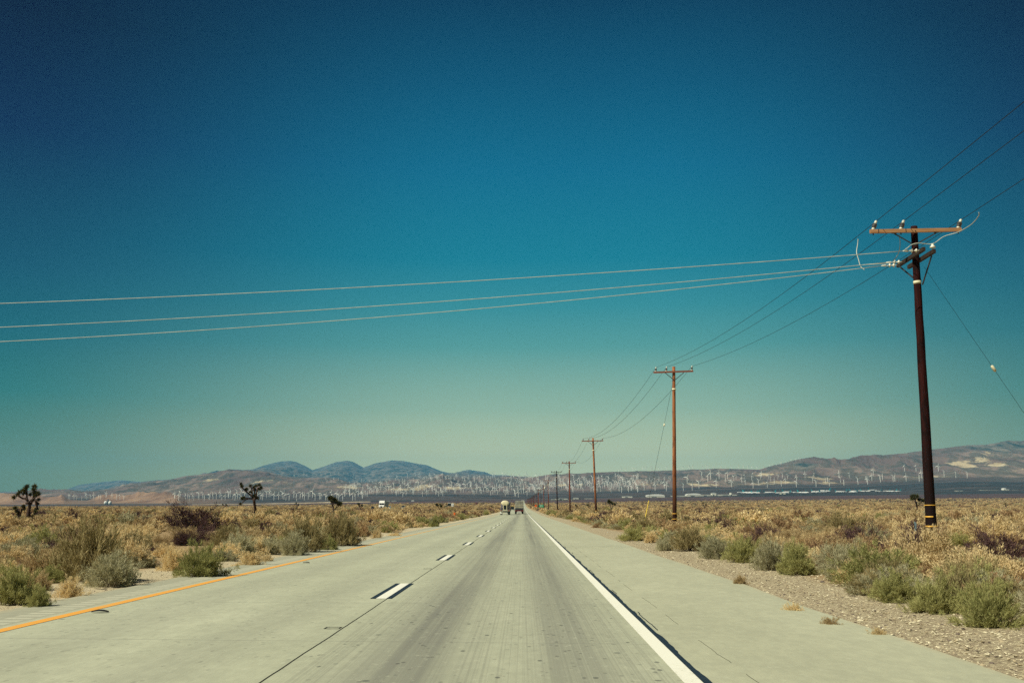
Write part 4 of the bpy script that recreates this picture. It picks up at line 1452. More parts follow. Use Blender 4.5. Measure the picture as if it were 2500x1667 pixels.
# guy of the second pole with its yellow marker
p2 = POLES[1]
ga = Vector((p2[0] - .05, p2[1] - .15, p2[2] - .9)); gb = at(1568, 1283, 66); gb.z = gz(gb.x, 66)
gw = empty('guy_wire', gb)
tag(gw, 'guy wire from the second pole ending in a thin yellow marker sleeve', 'guy wire', 'guy wires')
MB().tube([ga - gb, Vector((0, 0, 0))], .010, 6).build('strand', M_WIRE, gw)
dd = (ga - gb).normalized()
MB().lathe([(.02, -.13), (.05, -.1), (.05, .1), (.02, .13)], (ga - gb) * .66, dd, 8).build('insulator', M_BAND, gw, True)
MB().tube([dd * .1, dd * 2.75], .024, 8).build('marker_sleeve', M_GUARD, gw, True)
# slim blue-grey post in the scrub
p = at(2235, 1297, 36.5)
o = MB().tube([(0, 0, -.1), (0, 0, .95)], .03, 8).add([(-.04, -.032, .7), (.04, -.032, .7), (.04, -.032, .92), (-.04, -.032, .92)], [(0, 1, 2, 3)]).build('marker_post', plain('blue_grey_paint', (.16, .25, .29), .5, .4))
o.location = (p.x, 36.5, gz(p.x, 36.5))
tag(o, 'slim blue grey marker post in the scrub left of the nearest pole', 'post')

for px_, py_, w_, lab_ in ((245, 1487, .20, 'black scrap of tyre rubber lying on the yellow line nearest the camera'), (748, 1371, .15, 'small black rubber scrap just inside the yellow line farther ahead')):
    Yd = H * F / (py_ - 1242.5); p = at(px_, py_, Yd)
    mb = MB()
    n_ = 7
    prof2 = []
    vs = []
    for i_ in range(n_):
        t_ = i_ / (n_ - 1)
        hw_ = .055 * math.sin(math.pi * (.12 + .8 * t_))
        zz_ = .008 + .018 * math.sin(math.pi * t_)
        xx_ = (t_ - .5) * w_ * 1.2
        vs += [(xx_, -hw_, zz_ - .004), (xx_, hw_, zz_ - .004), (xx_, hw_ * .8, zz_ + .012), (xx_, -hw_ * .8, zz_ + .012)]
    fs = []
    for i_ in range(n_ - 1):
        for k_ in range(4):
            fs.append((i_ * 4 + k_, i_ * 4 + (k_ + 1) % 4, i_ * 4 + 4 + (k_ + 1) % 4, i_ * 4 + 4 + k_))
    fs += [(3, 2, 1, 0), tuple((n_ - 1) * 4 + k_ for k_ in range(4))]
    mb.add(vs, fs)
    o = mb.build('tyre_scrap', M_RUBBER)
    o.location = (p.x, Yd, road_z0(Yd) + .017)
    tag(o, lab_, 'debris', 'rubber scraps on the road')
Yd = 150; p = at(1109.5, 1256, Yd)
o = MB().tube([(0, 0, -.1), (0, 0, .9)], .05, 8).bevbox((0, -.02, .72), (.26, .05, .42), .02).build('delineator_post', M_OSIGN)
o.location = (p.x, Yd, gz(p.x, Yd))
tag(o, 'small orange delineator post standing in the brush left of the road', 'post')

# ------------------------------------------------------------------ road signs
gx, gyy = at(1322, 1237, 505).x, 505
g = empty('highway_sign', (gx, gyy, gz(gx, gyy)))
tag(g, 'green highway guide sign on two posts behind the seventh and eighth poles', 'sign')
MB().bevbox((0, 0, 2.1), (2.5, .05, 1.3), .02).build('panel', M_GSIGN, g)
for s_ in (-.8, .8): MB().box((s_, .06, 1.25), (.1, .1, 2.7)).build('post', M_POLE, g)
mb = MB()
for zz, x0, w_ in ((2.38, -.55, .5), (2.38, .1, .6), (1.92, -.35, .7), (1.92, .55, .3)): mb.box((x0, -.031, zz), (w_, .008, .16))
mb.build('lettering', M_PAINTW, g)
ox, oy = at(1308, 1238, 640).x, 640
g = empty('warning_sign', (ox, oy, gz(ox, oy)))
tag(g, 'orange diamond warning sign between the far poles beyond the green sign', 'sign')
MB().box((0, 0, 2.1), (1.25, .03, 1.25), 0, Matrix.Rotation(math.pi / 4, 3, 'Y')).build('panel', M_OSIGN, g)
MB().box((0, .05, 1.0), (.08, .08, 2.2)).build('post', M_POLE_DARK, g)

# ------------------------------------------------------------------ vehicles
def wheel(parent, x, y, r=.5, w=.28):
    mb = MB(); mb.lathe([(r * .6, -w / 2), (r * .94, -w / 2), (r, -w * .35), (r, w * .35), (r * .94, w / 2), (r * .6, w / 2)], (x, y, r), (1, 0, 0), 16)
    t = mb.build('wheel', M_RUBBER, parent, True)
    mb = MB(); mb.lathe([(r * .6, -w * .45), (r * .55, -w * .2), (r * .2, w * .1), (r * .2, w * .3), (r * .55, w * .2), (r * .6, w * .45)], (x, y, r), (1, 0, 0), 12)
    mb.build('rim', M_CHROME, t, True)


def road_z(y): return float(np.interp(y, YK, _zc)) + .02


# tanker seen from behind in the left lane
tx, ty = at(1233, 1254, 250).x, 250
t = empty('tanker_truck', (tx, ty, road_z(ty)))
tag(t, 'silver and cream tanker truck in the left lane seen from behind', 'truck', 'vehicles ahead on our carriageway')
mb = MB()
pr = []
for h, r in ((0, .55), (.12, .95), (.3, 1.12), (9.6, 1.12), (9.8, .95), (9.9, .5)): pr.append((r, h))
mb.lathe(pr, (0, .2, 2.35), (0, 1, 0), 24)
mb.build('tank', M_TANKDK, t, True)
mb = MB(); mb.lathe([(.2, -.06), (.72, -.03), (.86, .05), (.80, .12)], (0, .15, 2.78), (0, 1, 0), 24)
mb.v = [(x_ * 1.14, y_, 2.86 + (z_ - 2.78) * .74) for x_, y_, z_ in mb.v]
mb.build('rear_dome', M_CREAM, t, True)
mb = MB()
for s_ in (-1, 1): mb.bar((s_ * .42, .08, 1.2), (s_ * .42, .08, 2.75), .12, .12)
mb.bar((-.5, .08, 1.18), (.5, .08, 1.18), .12, .12)
mb.build('ladder_frame', M_CREAM, t)
MB().box((0, .14, 1.75), (.7, .06, 1.0)).build('discharge_panel', M_PAINTK, t)
mb = MB(); mb.bevbox((0, .1, 1.02), (2.45, .3, .22), .03); mb.build('rear_bumper', M_CHROME, t)
for s_ in (-1, 1):
    MB().box((s_ * .95, -.06, 1.03), (.3, .02, .14)).build('tail_lamp', M_REDLAMP, t)
    MB().bevbox((s_ * .9, .25, .55), (.6, .04, .62), .02).build('mud_flap', M_PAINTW if s_ < 0 else M_STEEL, t)
    for yy in (1.0, 2.3): wheel(t, s_ * .98, yy, .5, .5)
    wheel(t, s_ * .98, 12.6, .5, .3)
MB().bevbox((0, 12.2, 1.9), (2.4, 2.4, 2.7), .15).build('cab', M_TANKDK, t)
for s_ in (-1, 1): MB().bevbox((s_ * .98, 2.2, 1.45), (.42, 3.6, .75), .12).build('side_locker', M_TANKDK, t)
MB().box((0, 6, .95), (.9, 12, .2)).build('chassis', M_STEEL, t)
# flatbed with sheeted load in the right lane
fx_, fy2 = at(1267.5, 1251, 280).x, 280
t = empty('flatbed_truck', (fx_, fy2, road_z(fy2)))
tag(t, 'flatbed truck with a strapped grey load in the right lane seen from behind', 'truck', 'vehicles ahead on our carriageway')
MB().bevbox((0, 6, 1.28), (2.5, 12, .26), .04).build('bed', M_STEEL, t)
MB().bevbox((0, 3.2, 2.52), (2.36, 6, 2.2), .12).build('load', M_TARP, t)
mb = MB()
for zz in (1.9, 2.45): mb.bar((-1.19, .15, zz), (1.19, .15, zz), .03, .09)
mb.bar((0, .14, 1.45), (0, .14, 3.6), .05, .03)
mb.build('strap', M_BAND, t)
mb = MB()
for s_ in (-.9, -.35, .2, .5): mb.tube([(s_, .6, 3.55), (s_, .6, 3.85)], .05, 6)
mb.build('stake', M_PAINTK, t)
MB().bevbox((0, .05, .85), (2.45, .2, .34), .03).build('rear_bumper', M_PAINTR, t)
MB().box((0, -.06, .62), (1.1, .03, .14)).build('number_plate', M_PAINTW, t)
for s_ in (-1.0, -.5, .0, .5, 1.0): MB().box((s_, -.07, .9), (.16, .03, .1)).build('tail_lamp', M_REDLAMP, t)
for s_ in (-1, 1):
    for yy in (.9, 2.2): wheel(t, s_ * .95, yy, .5, .5)
    wheel(t, s_ * .95, 12.8, .5, .3)
MB().bevbox((0, 12.6, 1.8), (2.4, 2.4, 2.7), .15).build('cab', M_PAINTG, t)


def car(name, x, y, z, rz, paint, label, group, suv=True, L=4.6, w=1.85, h=1.65):
    t = empty(name, (x, y, z), rz)
    tag(t, label, 'car', group)
    hb = h * .55
    p = [(-L / 2, .35), (-L / 2, hb * .95), (-L / 2 + .3, hb), (L / 2 - 1.5, hb * 1.02), (L / 2 - .15, hb * .86), (L / 2, hb * .6), (L / 2, .35)]
    MB().prism(p, -w / 2, w / 2, 'x').build('body', paint, t)
    q = [(-L / 2 + .15, hb), (-L / 2 + (.35 if suv else .9), h), (L / 2 - 2.1, h), (L / 2 - 1.35, hb)]
    vs = [(sx * (w / 2 - (.08 if zz < h else .22)), yy, zz) for sx in (-1, 1) for yy, zz in q]
    mb = MB(); mb.add(vs, [(0, 1, 2, 3), (7, 6, 5, 4), (0, 4, 5, 1), (1, 5, 6, 2), (2, 6, 7, 3), (3, 7, 4, 0)])
    mb.build('cabin', M_GLASS, t)
    MB().bevbox((0, (-L / 2 + .35 + L / 2 - 2.1) / 2, h + .015), (w - .42, (L - 2.5), .06), .02).build('roof', paint, t)
    for s_ in (-1, 1):
        for yy in (-L / 2 + .85, L / 2 - .9): wheel(t, s_ * (w / 2 - .1), yy, .34, .22)
        MB().box((s_ * (w / 2 - .3), L / 2 + .006, hb * .66), (.35, .03, .16)).build('headlight', M_CHROME, t)
        MB().box((s_ * (w / 2 - .2), -L / 2 - .006, hb * .75), (.22, .03, .22)).build('tail_lamp', M_REDLAMP, t)
    MB().box((0, -L / 2 - .02, .5), (w * .7, .04, .12)).build('rear_bumper', M_CHROME, t)
    return t


def opp_z(x, y): return gz(x, y) + .08


car('car', -5.15, 500, road_z(500), 0, M_PAINTG, 'dark green car between the tanker and the flatbed truck', 'vehicles ahead on our carriageway', h=1.8)
OG = 'vehicles on the oncoming road'


def pxx(px, Y): return ue(px, 1240)[0] * Y


car('car', pxx(912, 400), 400, opp_z(pxx(912, 400), 400), math.pi, M_PAINTK, 'black car in front of the white semi truck on the oncoming road', OG, h=1.5)
car('car', pxx(984.5, 515), 515, opp_z(pxx(984.5, 515), 515), math.pi, M_PAINTS, 'silver car following the white semi truck on the oncoming road', OG, h=1.75)
car('car', pxx(1089, 800), 800, opp_z(pxx(1089, 800), 800), math.pi, M_PAINTK, 'dark car ahead of the box truck on the oncoming road', OG, h=1.7)
car('car', pxx(949.5, 520), 520, opp_z(pxx(949.5, 520), 520) , math.pi, M_PAINTW, 'white car half hidden behind the white semi truck', OG, h=1.6)


def semi(x, y, z, rz, paint, label, trailer_mat, L=14):
    t = empty('semi_truck', (x, y, z), rz)
    tag(t, label, 'truck', OG)
    # front faces +y
    prf = [(-1.2, .6), (-1.2, 3.9), (-.6, 4.05), (.55, 3.75), (1.0, 2.75), (1.15, 2.1), (2.3, 1.9), (2.5, 1.6), (2.5, .6)]
    MB().prism(prf, -1.2, 1.2, 'x').build('cab', paint, t)
    vs = [(-1.08, .93, 2.92), (1.08, .93, 2.92), (1.12, 1.14, 2.15), (-1.12, 1.14, 2.15)]
    mb = MB(); mb.add([(a, b + .06, c) for a, b, c in vs] + [(a, b - .1, c) for a, b, c in vs], [(0, 3, 2, 1), (4, 5, 6, 7), (0, 1, 5, 4), (1, 2, 6, 5), (2, 3, 7, 6), (3, 0, 4, 7)])
    w_ = mb.build('windscreen', M_GLASS, t)
    MB().box((0, 1.10, 2.55), (.08, .1, .8), 0, Matrix.Rotation(R(-32), 3, 'X')).build('centre_pillar', paint, w_)
    MB().bevbox((0, 2.52, 1.2), (.85, .08, .85), .03).build('grille', M_PAINTK, t)
    MB().bevbox((0, 2.5, .68), (2.4, .25, .35), .04).build('front_bumper', M_CHROME, t)
    for s_ in (-1, 1):
        MB().box((s_ * .9, 2.53, 1.2), (.35, .06, .25)).build('headlight', M_CHROME, t)
        MB().box((s_ * 1.35, 1.0, 2.4), (.15, .1, .6)).build('mirror', M_PAINTK, t)
        wheel(t, s_ * 1.0, 1.7, .5, .3)
        for yy in (-1.8, -3.0, -L, -L - 1.2): wheel(t, s_ * .95, yy, .5, .5)
    MB().bevbox((0, -1.6 - L / 2, 2.55), (2.5, L, 2.8), .05).build('trailer', trailer_mat, t)
    MB().box((0, -6, 1.0), (.9, 13, .2)).build('chassis', M_STEEL, t)
    return t


Ys = 462
semi(pxx(932.5, Ys), Ys, opp_z(pxx(932.5, Ys), Ys), math.pi - .0, M_PAINTW, 'white semi truck cab towing a grey box trailer on the oncoming road', plain('grey_trailer_side', (.26, .29, .30), .5, .4), 12)
Ys = 840
t = empty('box_truck', (pxx(1097, Ys), Ys, opp_z(pxx(1097, Ys), Ys)), math.pi)
tag(t, 'dark box truck with pale lamps beside a white van on the oncoming road', 'truck', OG)
MB().bevbox((0, -2, 2.2), (2.5, 6, 3.2), .08).build('box', M_PAINTK, t)
MB().bevbox((0, 1.9, 1.6), (2.3, 1.8, 2.0), .15).build('cab', M_PAINTK, t)
MB().box((0, 2.82, 2.1), (1.9, .04, .7)).build('windscreen', M_GLASS, t)
MB().box((0, 1.05, 3.55), (2.4, .1, .3)).build('roof_fairing', M_PAINTW, t)
for s_ in (-1, 1):
    MB().box((s_ * .8, 2.82, 1.1), (.4, .05, .3)).build('headlight', M_CHROME, t)
    for yy in (1.8, -3.4): wheel(t, s_ * .95, yy, .48, .35)
van = empty('motorhome', (pxx(1105, 880), 880, opp_z(pxx(1105, 880), 880)), math.pi)
tag(van, 'white motorhome following the dark box truck on the oncoming road', 'motorhome', OG)
MB().bevbox((0, -1.5, 2.0), (2.4, 5.5, 2.5), .15).build('body', M_PAINTW, van)
MB().bevbox((0, 1.8, 1.2), (2.2, 1.6, 1.2), .15).build('bonnet', M_PAINTW, van)
MB().box((0, 1.28, 2.2), (1.9, .06, .6)).build('windscreen', M_GLASS, van)
for s_ in (-1, 1):
    for yy in (1.6, -2.6): wheel(van, s_ * .95, yy, .42, .3)
semi(pxx(1163, 1330), 1330, opp_z(pxx(1163, 1330), 1330), math.pi, M_PAINTR, 'maroon semi truck farthest away on the oncoming road', M_PAINTK, 12)

# ------------------------------------------------------------------ airfield buildings and parked aircraft
def hangar(px0, px1, pyt, pyb, label, Y=None, arch=True, mat=None, name='hangar'):
    c = far_locate((px0 + px1) / 2, pyb, 3560) if Y is None else None
    Y = c.y if Y is None else Y
    a = at(px0, pyb, Y); b = at(px1, pyb, Y); top = at((px0 + px1) / 2, pyt, Y)
    w = b.x - a.x; h = top.z - (a.z + b.z) / 2
    cx = (a.x + b.x) / 2
    z0 = min(far_z(cx, Y), (a.z + b.z) / 2) - 1
    o = empty(name, (cx, Y, z0))
    h = top.z - z0
    tag(o, label, 'building', 'white buildings along the far edge of the plain')
    d = min(60, max(20, w * .8))
    wh_ = h * (.55 if arch else .86)
    mb = MB(); mb.box((0, d / 2, wh_ / 2), (w, d, wh_)); mb.build('walls', mat or M_WALLW, o)
    n = 10
    if arch:
        prf = [(w / 2 * math.cos(math.pi - math.pi * i / n) * 1.02, wh_ + .3 + (h - wh_) * math.sin(math.pi * i / n)) for i in range(n + 1)]
    else:
        prf = [(-w / 2 - .6, wh_ + .2), (-w / 2 - .6, wh_ + .6), (0, h), (w / 2 + .6, wh_ + .6), (w / 2 + .6, wh_ + .2)]
    MB().prism(prf, -.5, d + .5, 'y').build('roof', M_ROOFW, o)
    MB().box((-w * .1, -.15, wh_ * .32), (w * .28, .3, wh_ * .62)).build('door', M_DARKDOOR, o)
    return o


hangar(1580, 1623, 1206, 1214.5, 'wide arched white hangar left of the second pole, largest on the airfield')
hangar(1520, 1544, 1210.5, 1214.5, 'low white shed left of the wide arched hangar', arch=False)
hangar(1677, 1712, 1204, 1211.5, 'second arched white hangar just right of the second pole')
hangar(1738, 1749, 1202.5, 1211, 'tall white block right of the second arched hangar', arch=False)
hangar(1640, 1676, 1209.5, 1212.5, 'long flat white shed touching the second pole', arch=False)
hangar(1712, 1737, 1207, 1210.5, 'flat white shed between the second arched hangar and the tall block', arch=False)
hangar(1752, 1800, 1206.5, 1210, 'long low white building right of the tall block', arch=False)
hangar(1784, 1787, 1202, 1210, 'slim white control tower on the airfield', arch=False, name='control_tower')
hangar(1355, 1372, 1217, 1220, 'small white shed between the fourth and fifth poles', arch=False)
hangar(1366, 1386, 1216, 1219.5, 'cream house row right of the fourth pole', arch=False)
hangar(1400, 1413, 1214.5, 1219.5, 'white house with a steep roof left of the third pole', arch=False)
hangar(1428, 1446, 1216, 1218.5, 'pale shed right behind the third pole', arch=False)
hangar(1346, 1354, 1218, 1221, 'tiny white hut right of the sixth pole', arch=False)
hangar(940, 952, 1222, 1226, 'pale tan storage shed above the white semi truck', arch=False)
hangar(955, 968, 1222, 1226, 'pale tan storage shed right of its twin above the white semi truck', arch=False)
hangar(932, 937, 1224, 1226, 'small cream hut above the white semi truck cab', arch=False)
hangar(1003, 1011, 1221, 1224.5, 'grey domed shed left of the slender Joshua tree', arch=True, mat=M_TEAL)
hangar(1192, 1230, 1221.5, 1223.5, 'long tan low building left of the tanker truck', arch=False)
hangar(1098, 1118, 1222.5, 1224, 'long flat pale building behind the dark box truck', arch=False)
hangar(2451, 2457, 1191.5, 1196.5, 'white domed observatory like building near the right photo edge', arch=True)
hangar(2458, 2464, 1193.5, 1196.5, 'small white shed right of the domed building', arch=False)
hangar(2477, 2484, 1195.5, 1197, 'low white shed nearest the right photo edge', arch=False)
hangar(2396, 2412, 1195.5, 1197.5, 'long white shed on the dark flat right of the nearest pole', arch=False)
hangar(2420, 2436, 1195.5, 1197.5, 'second long white shed on the dark flat right of the nearest pole', arch=False)
hangar(2336, 2350, 1197, 1198.8, 'white roofed shed first right of the nearest pole', arch=False)
hangar(1905, 1918, 1201.5, 1206.5, 'tan hangar among the parked aircraft', arch=False)
# plant with silos at the left
c = far_locate(259, 1233, 3560)
g = empty('silo_plant', (c.x, 3600, far_z(c.x, 3600) - 1))
tag(g, 'two white silos with a dark elevator tower at the foot of the left rocky hill', 'silo')
for k, xx in enumerate((-9, 7)):
    mb = MB(); mb.lathe([(5.5, 0), (5.5, 9), (3.5, 12), (.5, 13)], (xx, 0, 0), (0, 0, 1), 14); mb.build('silo', M_ROOFW, g, True)
MB().box((-2, 4, 10), (5, 5, 20), taper=.7).build('elevator_tower', M_DARKDOOR, g)

# parked aircraft
pr_ = None


def make_plane():
    root = empty('parked_airliner')
    tag(root, 'white parked airliner', 'aircraft', 'airliners parked on the airfield')
    mb = MB(); mb.lathe([(.3, 0), (1.4, 2), (2, 5), (2, 26), (1.2, 33), (.4, 37)], (0, 0, 4), (1, 0, 0), 12); mb.build('fuselage', M_PAINTW, root, True)
    mb = MB()
    for s_ in (-1, 1):
        mb.add([(13, s_ * 1.5, 3.4), (20, s_ * 1.5, 3.4), (24, s_ * 17, 4.6), (21, s_ * 17, 4.6), (13, s_ * 1.5, 3.9), (20, s_ * 1.5, 3.9), (24, s_ * 17, 4.8), (21, s_ * 17, 4.8)],
               [(0, 1, 2, 3), (4, 7, 6, 5), (0, 4, 5, 1), (1, 5, 6, 2), (2, 6, 7, 3), (3, 7, 4, 0)])
    mb.build('wings', M_PAINTS, root)
    mb = MB(); mb.add([(31, -.25, 5.5), (36.5, -.25, 5.5), (38.5, -.2, 12.5), (35.5, -.2, 12.5), (31, .25, 5.5), (36.5, .25, 5.5), (38.5, .2, 12.5), (35.5, .2, 12.5)],
                      [(0, 1, 2, 3), (4, 7, 6, 5), (0, 4, 5, 1), (1, 5, 6, 2), (2, 6, 7, 3), (3, 7, 4, 0)])
    mb.build('tail_fin', M_TEAL, root)
    mb = MB()
    for s_ in (-1, 1): mb.lathe([(.9, 0), (1.15, .6), (1.1, 3), (.6, 4)], (14, s_ * 6, 2.6), (1, 0, 0), 10)
    mb.build('engines', M_PAINTS, root, True)
    mb = MB()
    for a_, b_ in ((4, 0), (18, 2.5), (18, -2.5)): mb.tube([(a_, b_, 0), (a_, b_, 3)], .35, 6)
    mb.build('landing_gear', M_RUBBER, root)
    return root


proto = make_plane()
prng = random.Random(12)
pl_px = [1800 + i * 11.5 + prng.uniform(-4, 4) for i in range(34)]
for i, px in enumerate(pl_px):
    o = proto if i == 0 else copy_tree(proto)
    Yp = 3680 + prng.uniform(-30, 120)
    u = ue(px, 1205)[0]
    o.location = (u * Yp, Yp, far_z(u * Yp, Yp))
    o.rotation_euler = (0, 0, prng.choice((.25, .5, math.pi - .3, math.pi + .4, .1)) + prng.uniform(-.2, .2))
    s_ = prng.uniform(.8, 1.25); o.scale = (s_, s_, s_)
    o['label'] = 'white parked airliner in the long row on the airfield right of the second pole'
# low white works strip left
c = far_locate(640, 1228, 3560)

# ------------------------------------------------------------------ wind turbines
def make_turbine(seed):
    rg = random.Random(seed)
    root = empty('wind_turbine')
    tag(root, 'x', 'wind turbine', 'x')
    mb = MB(); mb.lathe([(1.55, -3), (1.5, 0), (1.0, 50)], (0, 0, 0), (0, 0, 1), 8); mb.build('tower', M_TURB, root, True)
    MB().bevbox((0, 1.2, 51.2), (2.6, 7, 2.8), .4).build('nacelle', M_TURB, root)
    mb = MB(); c = Vector((0, -3.2, 51.2))
    mb.lathe([(.3, -1.6), (1.2, -.6), (1.4, .4)], c, (0, 1, 0), 8)
    a0 = rg.uniform(0, 2.1)
    for k in range(3):
        a = a0 + k * 2 * math.pi / 3
        d = Vector((math.sin(a), 0, math.cos(a))); s = Vector((math.cos(a), .35, -math.sin(a))).normalized()
        p = [c + d * .8 - s * .8, c + d * .8 + s * .8, c + d * 6 + s * 2.6, c + d * 26 + s * .9, c + d * 26 - s * .5, c + d * 6 - s * 1.3]
        q = [x + Vector((0, .5, 0)) for x in p]
        mb.add(p + q, [(0, 1, 2, 3, 4, 5), (11, 10, 9, 8, 7, 6)] + [(i, (i + 1) % 6 + 0, (i + 1) % 6 + 6, i + 6) for i in range(6)])
    mb.build('rotor', M_TURB, root)
    return root


TPX = []   # px, py(base), px height of the whole machine, zone
Z = lambda a, b: (1780 + a / 7.35, 1100 + b / 7.35)
for lst, hp in ((((42, 655), (432, 680), (688, 665), (938, 645), (1208, 660), (1562, 650), (1802, 640), (2062, 630), (2315, 615)), 21), (((292, 630), (532, 620), (230, 585), (812, 600), (1010, 600), (1500, 580), (1730, 580), (1770, 570), (2000, 580)), 18),
                (((85, 545), (125, 525), (275, 520), (405, 535), (430, 500), (565, 520), (585, 480), (715, 530), (750, 560), (880, 520), (958, 500), (1050, 520), (1365, 490), (1525, 500), (1975, 480), (2158, 490), (1210, 560)), 17)):
    for p in lst: TPX.append(Z(*p) + (hp, 'lone'))
Z2 = lambda a, b: (2100 + a / 5.88, 1050 + b / 5.88)
for p in ((90, 748), (108, 780), (170, 728), (190, 655), (292, 748), (322, 715), (475, 740), (500, 735), (662, 740), (850, 738), (638, 596), (803, 590), (880, 690), (1125, 600), (1208, 680), (1375, 684), (1538, 690)): TPX.append(Z2(*p) + (21, 'right'))
Z3 = lambda a, b: (1500 + a / 3.92, 1050 + b / 3.92)
for p in ((45, 585), (70, 600), (135, 590), (160, 575), (222, 592), (285, 575), (390, 580), (478, 560), (498, 583), (660, 580), (745, 578), (810, 560), (697, 515), (895, 495), (840, 480), (922, 472), (975, 548), (1003, 470), (1085, 475), (1062, 495), (1120, 543)): TPX.append(Z3(*p) + (24, 'mid'))
trg = random.Random(77)
# ridge-line machines on the right hills
for i in range(30): px = 1500 + (i + trg.random()) * (1880 - 1500) / 30; TPX.append((px, float(np.interp(px, *CREST)) + 1, trg.uniform(8, 13), 'ridge'))
for i in range(12): px = 1880 + (i + trg.random()) * (1960 - 1880) / 12; TPX.append((px, float(np.interp(px, *CREST)) + 1, 8, 'ridge'))
# left rows
for i in range(46):
    px = 560 + (i + trg.random()) * 7.2; TPX.append((px, trg.uniform(1212, 1223), trg.uniform(19, 25), 'left'))
for i in range(17): px = 165 + 8.3 * i + trg.uniform(-5, 5); TPX.append((px, trg.uniform(1216, 1222), trg.uniform(15, 19), 'farleft'))
for i in range(26): px = 420 + (i + trg.random()) * (590 - 420) / 26; TPX.append((px, trg.uniform(1214, 1223), trg.uniform(17, 22), 'left'))
for i in range(170): px = 840 + (i + trg.random()) * (1330 - 840) / 170; TPX.append((px, trg.triangular(1184, 1216, 1203), trg.uniform(14, 20), 'centre'))
for i in range(80): px = 960 + (i + trg.random()) * (1320 - 960) / 80; TPX.append((px, trg.uniform(1166, 1190), trg.uniform(11, 15), 'centre'))
for i in range(24): px = 1050 + (i + trg.random()) * (1300 - 1050) / 24; TPX.append((px, float(np.interp(px, *CREST)) + trg.uniform(1, 8), trg.uniform(9, 12), 'centre'))
for i in range(130): px = 1300 + (i + trg.random()) * (1560 - 1300) / 130; TPX.append((px, trg.triangular(1166, 1206, 1192), trg.uniform(14, 21), 'mid'))
for i in range(40): px = 1500 + (i + trg.random()) * (1640 - 1500) / 40; TPX.append((px, trg.uniform(1172, 1190), trg.uniform(10, 14), 'mid'))
for i in range(14): px = 718 + i * 11 + trg.uniform(-2, 2); TPX.append((px, 1163 + trg.uniform(0, 2), 8, 'brow'))
for i in range(26): px = 790 + (i + trg.random()) * (1000 - 790) / 26; TPX.append((px, trg.uniform(1170, 1184), trg.uniform(7, 10), 'brow'))
for i in range(12): px = 1020 + (i + trg.random()) * (1075 - 1020) / 12; TPX.append((px, trg.uniform(1170, 1173), trg.uniform(9, 11), 'brow'))
ZL = {'lone': 'white wind turbine on the tan slopes right of the second pole, standing apart', 'right': 'white wind turbine below the high mountain behind the nearest pole', 'mid': 'white wind turbine on the brown slope between the third pole and the hangars',
      'ridge': 'white wind turbine on the right ridge line against the sky', 'left': 'white wind turbine in the dense row low on the dark left flat', 'farleft': 'white wind turbine behind the left rocky hill', 'centre': 'white wind turbine in the thick cluster above the trucks',
      'brow': 'small white wind turbine high on the left brown hill brow'}
TPX.sort(key=lambda t: -t[2])
protos = [make_turbine(50 + i) for i in range(10)]
used = 0; rest_t = []
for i, (px, py, hp, zn) in enumerate(TPX):
    p = far_locate(px, py, 3700)
    if zn == 'ridge': p = far_locate(px, min(py, 1242.5 - F * max(EGF[(Yr > 5000) & (Yr < 7900), int(np.clip(np.searchsorted(pxg, px), 0, len(pxg) - 1))]) + 1.0), 5000)
    sc_ = hp * p.y / F / 75.0
    rz = trg.gauss(.1, .5)
    if i < 300:
        k = i % 10
        o = protos[k] if i < 10 else copy_tree(protos[k])
        o.location = (p.x, p.y, p.z - .5); o.rotation_euler = (0, 0, rz); o.scale = (sc_,) * 3
        o['label'] = ZL[zn]; o['group'] = 'wind turbines: ' + ZL[zn][ZL[zn].index('turbine') + 8:]
    else:
        rest_t.append((p.x, p.y, p.z - .5, rz, sc_, i % 10))
rt = np.array(rest_t)
z0_ = np.zeros(len(rt))
o = scatter('wind_farm', rt[:, :3], np.stack([z0_, z0_, rt[:, 3]], -1), np.stack([rt[:, 4]] * 3, -1), rt[:, 5].astype(int), [tuple(c for c in p.children) for p in protos])
tag(o, 'smallest far wind turbines thickening the rows across the hills', 'wind farm', kind='stuff')

# ------------------------------------------------------------------ haze
hz = MB().box((0, 9700, 488), (32000, 20400, 1020)).build('haze', [])
n = Nd('thin_desert_air')
n.t.nodes.remove(n.b)
pv = n.new('ShaderNodeVolumePrincipled')
pv.inputs['Color'].default_value = (.16, .60, 1.0, 1)
pv.inputs['Density'].default_value = 4.5e-5
pv.inputs['Anisotropy'].default_value = 0.0
n.t.links.new(pv.outputs[0], n.out.inputs['Volume'])
hz.data.materials.append(n.mat)
hz.location.z = 0
tag(hz, 'thin blue desert air over the whole plain', 'haze', kind='stuff')

# ------------------------------------------------------------------ light
SUN_EL, SUN_AZ = R(50), math.atan2(-.82, -.57)      # azimuth measured from +y towards +x
sd = Vector((math.sin(SUN_AZ) * math.cos(SUN_EL), math.cos(SUN_AZ) * math.cos(SUN_EL), math.sin(SUN_EL)))
sun_d = bpy.data.lights.new('sun', 'SUN')
sun_d.energy = 5.0; sun_d.angle = R(.53); sun_d.color = (1.0, .955, .77)
sun = bpy.data.objects.new('sun', sun_d); COL.objects.link(sun)
sun.rotation_euler = sd.to_track_quat('Z', 'Y').to_euler()
sun.location = (-30, -30, 60)

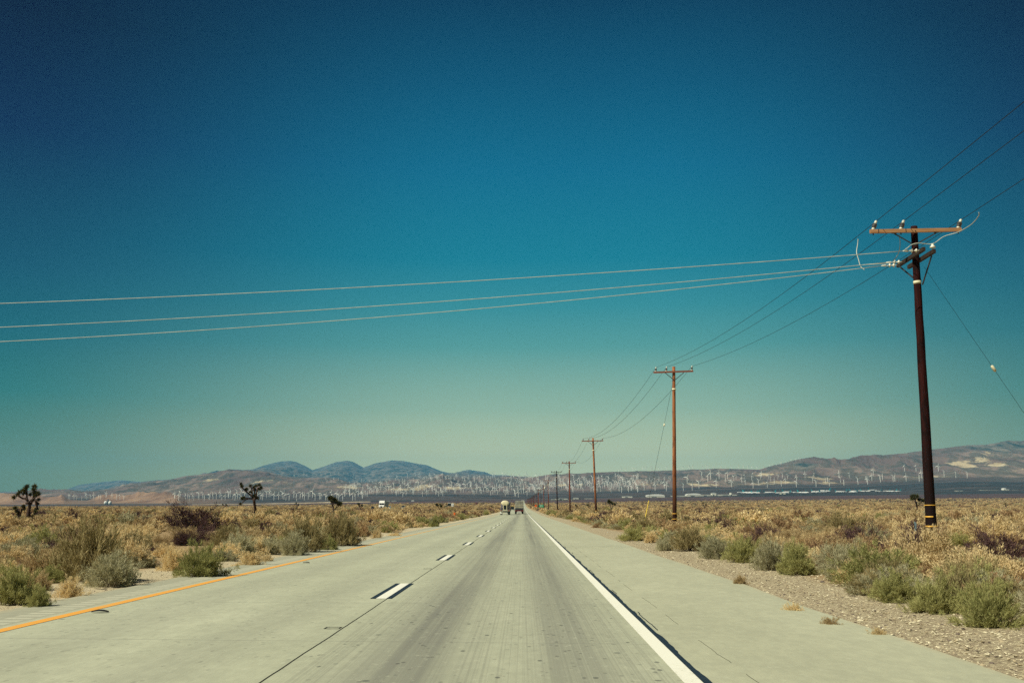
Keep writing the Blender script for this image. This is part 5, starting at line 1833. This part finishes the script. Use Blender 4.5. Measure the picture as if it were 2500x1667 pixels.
w = bpy.data.worlds.new('World'); SC.world = w; w.use_nodes = True
nt = w.node_tree
bg = nt.nodes['Background']; bg.inputs['Strength'].default_value = .1
sky = nt.nodes.new('ShaderNodeTexSky'); sky.sky_type = 'NISHITA'; sky.sun_disc = False
sky.sun_elevation = SUN_EL; sky.sun_rotation = SUN_AZ
sky.air_density = 1.0; sky.dust_density = .6; sky.ozone_density = 2.0
W_ = Nd.__new__(Nd); W_.t = nt; W_._co = None
tc = nt.nodes.new('ShaderNodeTexCoord')
dx, dy, dz = W_.sep(tc.outputs['Generated'])
el = W_.ma('MULTIPLY', W_.ma('ARCSINE', dz), 180 / math.pi / 60.0)          # 0..1 over 60 degrees
az = W_.ma('MULTIPLY', W_.ma('ARCTAN2', dx, dy), 180 / math.pi)


def stops(lst):
    return [(max(0.0, e) / 60.0, lin(*c)) for e, c in lst]


rc = W_.ramp(el, stops([(1.4, (227, 226, 157)), (3.3, (209, 214, 158)), (5.6, (155, 184, 152)), (9.2, (84, 151, 145)), (11.5, (49, 135, 144)), (14.2, (7, 118, 140)), (19.3, (0, 99, 132)), (24.1, (0, 76, 109)), (28.5, (0, 51, 83)), (45, (0, 32, 74))]))
re_ = W_.ramp(el, stops([(0.9, (116, 128, 0)), (1.9, (112, 126, 0)), (3.8, (77, 116, 72)), (6.1, (26, 105, 95)), (9.2, (0, 87, 100)), (12.5, (0, 69, 95)), (19.5, (0, 26, 71)), (25.4, (0, 0, 45)), (45, (0, 6, 44))]))
fa = W_.mr(W_.ma('ABSOLUTE', W_.ma('SUBTRACT', az, 2.5)), 4.0, 33.0)
grad = W_.mix(fa, rc, re_)
sc10 = W_.mix(1.0, grad, (9.9, 9.9, 9.9, 1), 'MULTIPLY')
tot = W_.mix(.0015, sc10, sky.outputs[0])
nt.links.new(tot, bg.inputs['Color'])

# ------------------------------------------------------------------ render settings
SC.view_settings.view_transform = 'Standard'
SC.view_settings.look = 'None'
SC.view_settings.exposure = 0.2
SC.view_settings.gamma = 1
SC.render.engine = 'CYCLES'
cy = SC.cycles
cy.use_denoising = False
cy.max_bounces = 5; cy.diffuse_bounces = 3; cy.glossy_bounces = 2; cy.transmission_bounces = 3; cy.volume_bounces = 0; cy.transparent_max_bounces = 6
cy.sample_clamp_indirect = 4
SC.render.film_transparent = False
